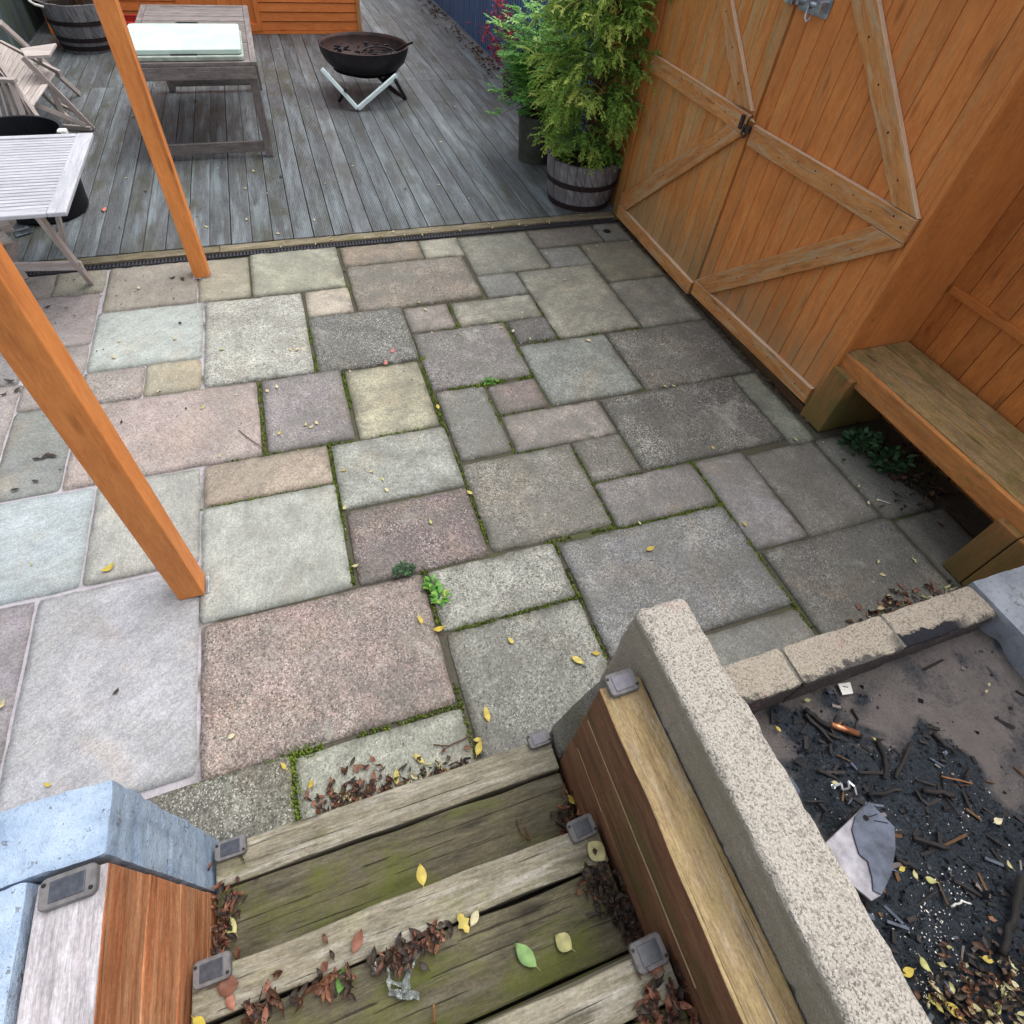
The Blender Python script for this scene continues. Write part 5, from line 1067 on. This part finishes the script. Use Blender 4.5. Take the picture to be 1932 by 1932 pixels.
for (x, y, L, lab) in [(1226, 1037, .05, 'yellow leaf alone in the middle of the large bluish grey slab'), (206, 1074, .06, 'yellow green leaf left of the foreground post'), (527, 818, .03, 'small yellow leaf near the lower edge of the mauve slab'), (1090, 1247, .055, 'ragged yellow leaf by the end of the concrete wall'),
        (1125, 1233, .036, 'pale yellow leaf nearest the end of the concrete wall'), (964, 1210, .032, 'small yellow leaf on the grey green slab above the steps'), (918, 1348, .06, 'stalked yellow leaf on the grey green slab close to the lowest step'), (903, 1412, .055, 'yellow leaf in the joint touching the lowest step'), (900, 1396, .03, 'small upright yellow leaf at the joint above the lowest step'),
        (828, 1188, .05, 'golden leaf in the corner joint at the right of the rose slab'), (793, 1170, .045, 'orange tinged leaf on the right end of the rose slab'), (840, 1120, .038, 'pale yellow leaf beside the bright green weed'), (790, 1432, .05, 'big yellow leaf on the heap in front of the lowest step'), (748, 1468, .05, 'pale yellow leaf lying on the brown heap by the lowest step'),
        (586, 1481, .03, 'small yellow leaf right of the thick green moss joint'), (91, 1481, .026, 'tiny yellow leaf beside the top of the pale blue wall'), (650, 888, .025, 'tiny yellow leaf at the left of the pale grey slab'), (886, 930, .035, 'yellow leaf in the joint right of the dark rose slab'), (1345, 845, .025, 'tiny yellow leaf on the mossy joint of the dark slab'),
        (826, 768, .04, 'yellowish leaf in the joint right of the yellow slab'), (536, 1446, .03, 'small brownish yellow leaf at the top of the thick moss joint'), (1405, 990, .03, 'small yellow leaf in the joint right of the bluish grey slab')]:
    leaf(at(x, y, .008), L, 'yleaf', lab, None, asp=ru(.4, .6))
G3 = 'brown curled leaves on the left part of the paving'; L3 = 'curled brown leaf on the paving left of the foreground post'
for (x, y, L) in [(85, 862, .05), (97, 860, .06), (70, 866, .04), (68, 908, .035), (28, 925, .04), (20, 720, .05), (35, 735, .05), (8, 745, .04), (90, 580, .04), (110, 665, .03), (5, 1330, .04), (60, 1065, .02)]:
    leaf(at(x, y, .008), L, random.choice(['dleaf', 'cleaf', 'dleaf']), L3, G3, asp=.4)
for (x, y, L) in [(345, 527, .05), (325, 525, .04), (230, 797, .025), (220, 1305, .028), (340, 610, .03)]:
    leaf(at(x, y, .008), L, 'dleaf', 'dark shrivelled leaf on the pale paving near the orange posts', 'dark shrivelled leaves near the posts', asp=.5)
for (x, y) in [(741, 662), (728, 686)]: leaf(at(x, y, .008), .045, 'pinkleaf', 'pinkish red leaf on the dark speckled slab', 'pinkish leaves on the dark slab')
leaf(at(197, 396, .024), .075, 'pinkleaf', 'single pink leaf lying on the deck beside the black tub', None)
for i in range(48):
    x, y = ru(-1.4, 2.2), ru(4.5, 10.2) if i > 14 else ru(4.5, 6)
    if i < 40 and rnd() < .3: x = ru(-.9, .6)
    leaf(Vector((x, y, .024)), ru(.02, .045), 'cleaf' if rnd() < .75 else 'dleaf', 'tiny pale leaf fragment scattered on the grooved deck', 'leaf fragments scattered on the deck', asp=.5)
for i in range(22):
    x = ru(-.6, 2.5); leaf(Vector((x, ru(4.30, 4.42), .019 if rnd() < .6 else .02)), ru(.016, .03), 'cleaf' if rnd() < .6 else 'yleaf', 'tiny yellowish leaf along the drain and deck edging', 'leaves along the drain')
# steps: single big leaves
for (px, py, z, L, m, lab) in [(795, 1651, .304, .052, 'yleaf', 'fresh yellow leaf standing on the edge of the second step'), (435, 1745, .10, .06, 'cleaf', 'pale yellow leaf among brown leaves at the left of the lowest step'), (1062, 1777, .302, .05, 'cleaf', 'round yellow green leaf on the mossy tread near the third step'), (1125, 1608, .304, .062, 'cleaf', 'big round buff leaf at the right end of the second step'),
        (990, 1802, .302, .07, 'gleaf', 'fresh green leaf on the mossy tread of the second step'), (676, 1775, .31, .05, 'rleaf', 'bright russet leaf propped on the front of the second step board'), (432, 1860, .304, .05, 'rleaf', 'oval russet leaf beside the left solar light of the second step'), (436, 1890, .304, .04, 'rleaf', 'pale russet leaf at the near edge of the second step'),
        (378, 1930, .304, .04, 'yleaf', 'small vivid yellow leaf at the far left of the second step'), (645, 1848, .302, .05, 'gleaf', 'curled green and brown leaf on the second tread'), (775, 1800, .305, .055, 'dleaf', 'large dull brown leaf beside the crumpled plastic'), (438, 1700, .10, .05, 'rleaf', 'flat russet leaf at the left end of the first tread'),
        (875, 1742, .304, .05, 'yleaf', 'ragged yellow leaf in the gap behind the second step'), (895, 1733, .304, .04, 'cleaf', 'thin pale leaf in the gap behind the second step'), (1078, 1510, .10, .035, 'yleaf', 'small yellow leaf beside the right wall of the first tread'), (1095, 1512, .10, .03, 'yleaf', 'tiny curled yellow leaf touching the right wall of the first tread')]:
    leaf(at(px, py, z), L, m, lab, None, asp=.85 if 'round' in lab or 'oval' in lab else .55, lobes=1 if 'ragged' in lab else 0)
for (px, py, L) in [(1880, 1550, .045), (1752, 1660, .04), (1903, 1632, .03), (1468, 1376, .028), (1575, 1478, .03), (1742, 1820, .045), (1862, 1810, .04), (1710, 1835, .05), (1915, 1860, .035), (1755, 1885, .03), (1795, 1905, .06), (1838, 1900, .035), (1725, 1650, .03), (1700, 1640, .03), (1860, 1305, .02), (1865, 1292, .02), (1770, 1900, .03), (1522, 1322, .03), (1880, 1925, .05), (1650, 1395, .02)]:
    leaf(pp(px, py, .014), L * .78, random.choice(['yleaf', 'cleaf', 'cleaf', 'cleaf']), 'yellowing leaf dropped on the black ash', 'yellowing leaves in the ash pit', asp=.55)

def litter(name, label, region, n, mats_, L=(.02, .05), h=.012):
    mb = MB()
    for i in range(n):
        p = region(); vs, fs = leaf_mesh(ru(*L), ru(*L) * ru(.3, .55), ru(.1, .9)); Rm = Matrix.Rotation(ru(0, 6.28), 3, 'Z') @ Matrix.Rotation(random.gauss(0, .5), 3, 'X') @ Matrix.Rotation(random.gauss(0, .3), 3, 'Y')
        mb.m = random.randrange(len(mats_)); zmin = min((Rm @ v).z for v in vs)
        mb.add([Rm @ v + Vector(p) + Vector((0, 0, .002 - zmin + ru(0, h))) for v in vs], fs)
    return tag(mb.build(name, [M[m] for m in mats_], smooth=True), label, 'leaf litter', kind='stuff')
def along(px0, py0, px1, py1, z, sp, k=1.0):
    a, b = at(px0, py0, z), at(px1, py1, z); sd_ = ru(0, 99)
    def f():
        while True:
            t_ = rnd(); dn = mn.noise(Vector((t_ * 6 + sd_, 0, 0)))
            if dn + .25 > ru(-.1, .4): break
        s2 = sp * (1 + 1.2 * max(0, dn)) * (2.2 if rnd() < .14 else 1); return a.lerp(b, t_) + Vector((random.gauss(0, s2 * .8), random.gauss(0, s2), 0))
    return f
litter('leaf_litter', 'heap of brown leaves swept against the front of the lowest step', along(640, 1512, 880, 1448, .004, .016), 200, ['bleaf', 'dleaf', 'bleaf', 'dleaf', 'cleaf'], (.015, .038), .010)
litter('leaf_litter', 'scatter of brown leaves on the paving above the lowest step', along(590, 1525, 700, 1470, .004, .03), 70, ['bleaf', 'rleaf', 'dleaf'], (.018, .04), .008)
litter('leaf_litter', 'row of russet leaves caught behind the second step board', along(470, 1915, 850, 1760, .302, .014), 130, ['rleaf', 'bleaf', 'dleaf', 'dleaf', 'bleaf'], (.018, .046), .012)
litter('leaf_litter', 'wet dark leaves piled against the right wall on the second tread', along(1112, 1655, 1230, 1780, .302, .018), 200, ['dleaf', 'bleaf', 'dleaf', 'dleaf'], (.015, .042), .014)
litter('leaf_litter', 'brown leaves in the corner behind the right solar light of the second step', along(1080, 1525, 1060, 1560, .10, .02), 50, ['dleaf', 'bleaf', 'rleaf'], (.02, .05), .01)
litter('leaf_litter', 'reddish leaves along the left wall of the lowest tread', along(430, 1690, 420, 1780, .10, .018), 90, ['rleaf', 'bleaf', 'dleaf', 'dleaf'], (.015, .04), .010)
litter('leaf_litter', 'brown litter in the near right corner of the third tread', along(1230, 1932, 1300, 1880, .505, .03), 90, ['bleaf', 'rleaf', 'dleaf'], (.02, .045), .014)
litter('leaf_litter', 'dry leaves in the corner between the bench leg and the pit wall', lambda: Vector((2.28 + random.gauss(0, .16), .53 + abs(random.gauss(0, .06)), .004)), 90, ['bleaf', 'rleaf', 'cleaf', 'dleaf'], (.02, .045), .012)
litter('leaf_litter', 'dark dead leaves on the ground under the bench', lambda: Vector((2.95 + random.gauss(0, .12), 1.15 + random.gauss(0, .14), .004)), 120, ['bleaf', 'dleaf', 'dleaf'], (.02, .05), .014)
litter('leaf_litter', 'dark debris along the foot of the boarded doors', lambda: Vector((2.635 + random.gauss(0, .010), ru(1.8, 4.2), -.006)), 260, ['dleaf', 'bleaf', 'dleaf'], (.012, .026), .004)
litter('leaf_litter', 'brown leaves drifted on the deck below the navy fence', lambda: Vector((2.95 - abs(random.gauss(0, .12)), ru(6.5, 13.0), .024)), 170, ['bleaf', 'dleaf', 'bleaf'], (.04, .07), .01)
litter('leaf_litter', 'yellowing leaves mixed with ash at the near right of the pit', lambda: (lambda v: Vector((v[0], v[1], pit_z(*v) + .012)))((ru(1.0, 1.5), ru(-.58, -.36))), 70, ['dleaf', 'bleaf', 'cleaf', 'dleaf', 'bleaf'], (.016, .04), .008)
litter('leaf_litter', 'small dull leaves lodged in the near corner of the ash pit', lambda: (lambda v: Vector((v.x, v.y, pit_z(v.x, v.y) + .010)))(at(random.gauss(1830, 60), random.gauss(1880, 40), .26)), 150, ['cleaf', 'bleaf', 'dleaf', 'bleaf', 'dleaf'], (.014, .034), .008)
litter('leaf_litter', 'fine dark and pale crumbs scattered over the middle and right paving', lambda: Vector((ru(-.6, 2.6), ru(.6, 4.2), .007)), 200, ['dleaf', 'dleaf', 'cleaf'], (.005, .014), .001)
litter('leaf_litter', 'fine dark crumbs scattered over the left paving', lambda: Vector((ru(-2.0, -.75), ru(2.2, 4.2), .007)), 60, ['dleaf'], (.008, .018), .001)

t = thing('plastic_scrap', 'crumpled clear plastic strip lying on the second tread', 'plastic scrap', at(735, 1850, .30))
mb = MB()
for (p0, p1, w_) in ((at(704, 1792, .306), at(708, 1838, .306), .012), (at(734, 1800, .306), at(736, 1868, .306), .006), (at(736, 1872, .306), at(790, 1880, .306), .014), (at(780, 1806, .306), at(762, 1872, .306), .016), (at(728, 1852, .306), at(775, 1862, .306), .008)):
    a_ = p1 - p0; s_ = Vector((-a_.y, a_.x, 0)).normalized() * w_; vs = []; n1_, n2_ = 12, 4; of = Vector((ru(0, 50), ru(0, 50), 0))
    for i in range(n1_ + 1):
        for k in range(n2_ + 1):
            q_ = p0 + a_ * (i / n1_) + s_ * (k / n2_ - .5) * (1 + .5 * mn.noise(Vector((i * .5, 0, 3)) + of))
            vs.append(q_ + Vector((mn.noise(q_ * 50 + of), mn.noise(q_ * 50 + of * 2), 0)) * .006 + Vector((0, 0, .007 + .012 * mn.noise(q_ * 70 + of))))
    mb.add(vs, [(i * (n2_ + 1) + k, (i + 1) * (n2_ + 1) + k, (i + 1) * (n2_ + 1) + k + 1, i * (n2_ + 1) + k + 1) for i in range(n1_) for k in range(n2_)])
o = mb.build('film', M['clearplastic'], t); sf = o.modifiers.new('th', 'SOLIDIFY'); sf.thickness = .0006
sticky('curved dark twig on the greenish slab above the lowest step', [at(818, 1405, .012), at(845, 1408, .014), at(872, 1396, .012), at(888, 1386, .012)], .0028, 'barkwood', 'twig', 'twig', kink=.001)
sticky('thin dark twig on the pink slab left of the mossy joint', [at(450, 812, .012), at(476, 832, .012), at(496, 846, .012)], .0022, 'barkwood', 'twig', 'twig', kink=.001)
sticky('short orange stick standing up on the third tread', [at(820, 1932, .31), at(818, 1895, .33)], .004, 'driedwood', 'stick', 'twig', kink=.0005)
sticky('small whitish straw on the slab beside the bench', [at(1655, 942, .01), at(1680, 950, .01)], .003, 'whitescrap', 'straw', 'straw', kink=.0005)
sticky('forked brown twig lying on the first tread', [at(975, 1545, .104), at(985, 1575, .108), at(1002, 1585, .104), at(990, 1560, .104)], .0028, 'barkwood', 'twig', 'twig', kink=.001)

def weed(label, c, n, R, H, m, L=.02, cat='weed', nm='weed'):
    t = thing(nm, label, cat, c); mb = MB(); c = Vector(c)
    for i in range(n):
        th = ru(0, 6.28); r_ = R * math.sqrt(rnd()); p_ = c + Vector((r_ * math.cos(th), r_ * math.sin(th) * .7, ru(.003, H))); vs = []; fs = []
        leafquad(vs, fs, p_, (math.cos(th) + ru(-.5, .5), math.sin(th) + ru(-.5, .5), ru(0, .7)), ru(.6, 1.3) * L, L * ru(.45, .8)); mb.add(vs, fs)
    for i in range(n // 8): th = ru(0, 6.28); mb.tube([c, c + Vector((R * .7 * math.cos(th), R * .5 * math.sin(th), H * .8))], .0012, 4)
    mb.build('leaves', M[m], t); return t
weed('grey green tufted weed in the joint beside the rose slab', at(763, 1078, .004), 170, .045, .030, 'darkweed', .013)
weed('bright green leafy weed growing at the corner of the rose slab', at(815, 1105, .004), 26, .022, .025, 'weed', .03)
weed('bright green leafy weed spilling along the joint below the tufted weed', at(830, 1128, .004), 26, .024, .02, 'weed', .034)
weed('little green weed sprouting at the top of the pinkish square slab', at(925, 721, .004), 40, .04, .014, 'weed', .016)
weed('dark green ferny weed growing in the shade under the bench', (2.80, 1.47, .004), 220, .10, .07, 'darkweed', .035)
weed('blue green weed trailing beneath the middle of the bench', (2.86, 1.30, .004), 150, .10, .06, 'darkweed', .04)
weed('green weed leaves poking up between the bench leg and the rendered wall', (2.72, .50, .44), 24, .05, .04, 'weed', .04)
t = thing('slab_hole', 'small dark round hole in the corner slab by the drain end', 'drain hole', (2.45, 4.11, .003))
mb = MB(); mb.lathe([(.0001, .009), (.03, .009), (.033, .007)], (2.45, 4.11, .003), 14, wob=.01); mb.build('hole', M['void'], t)
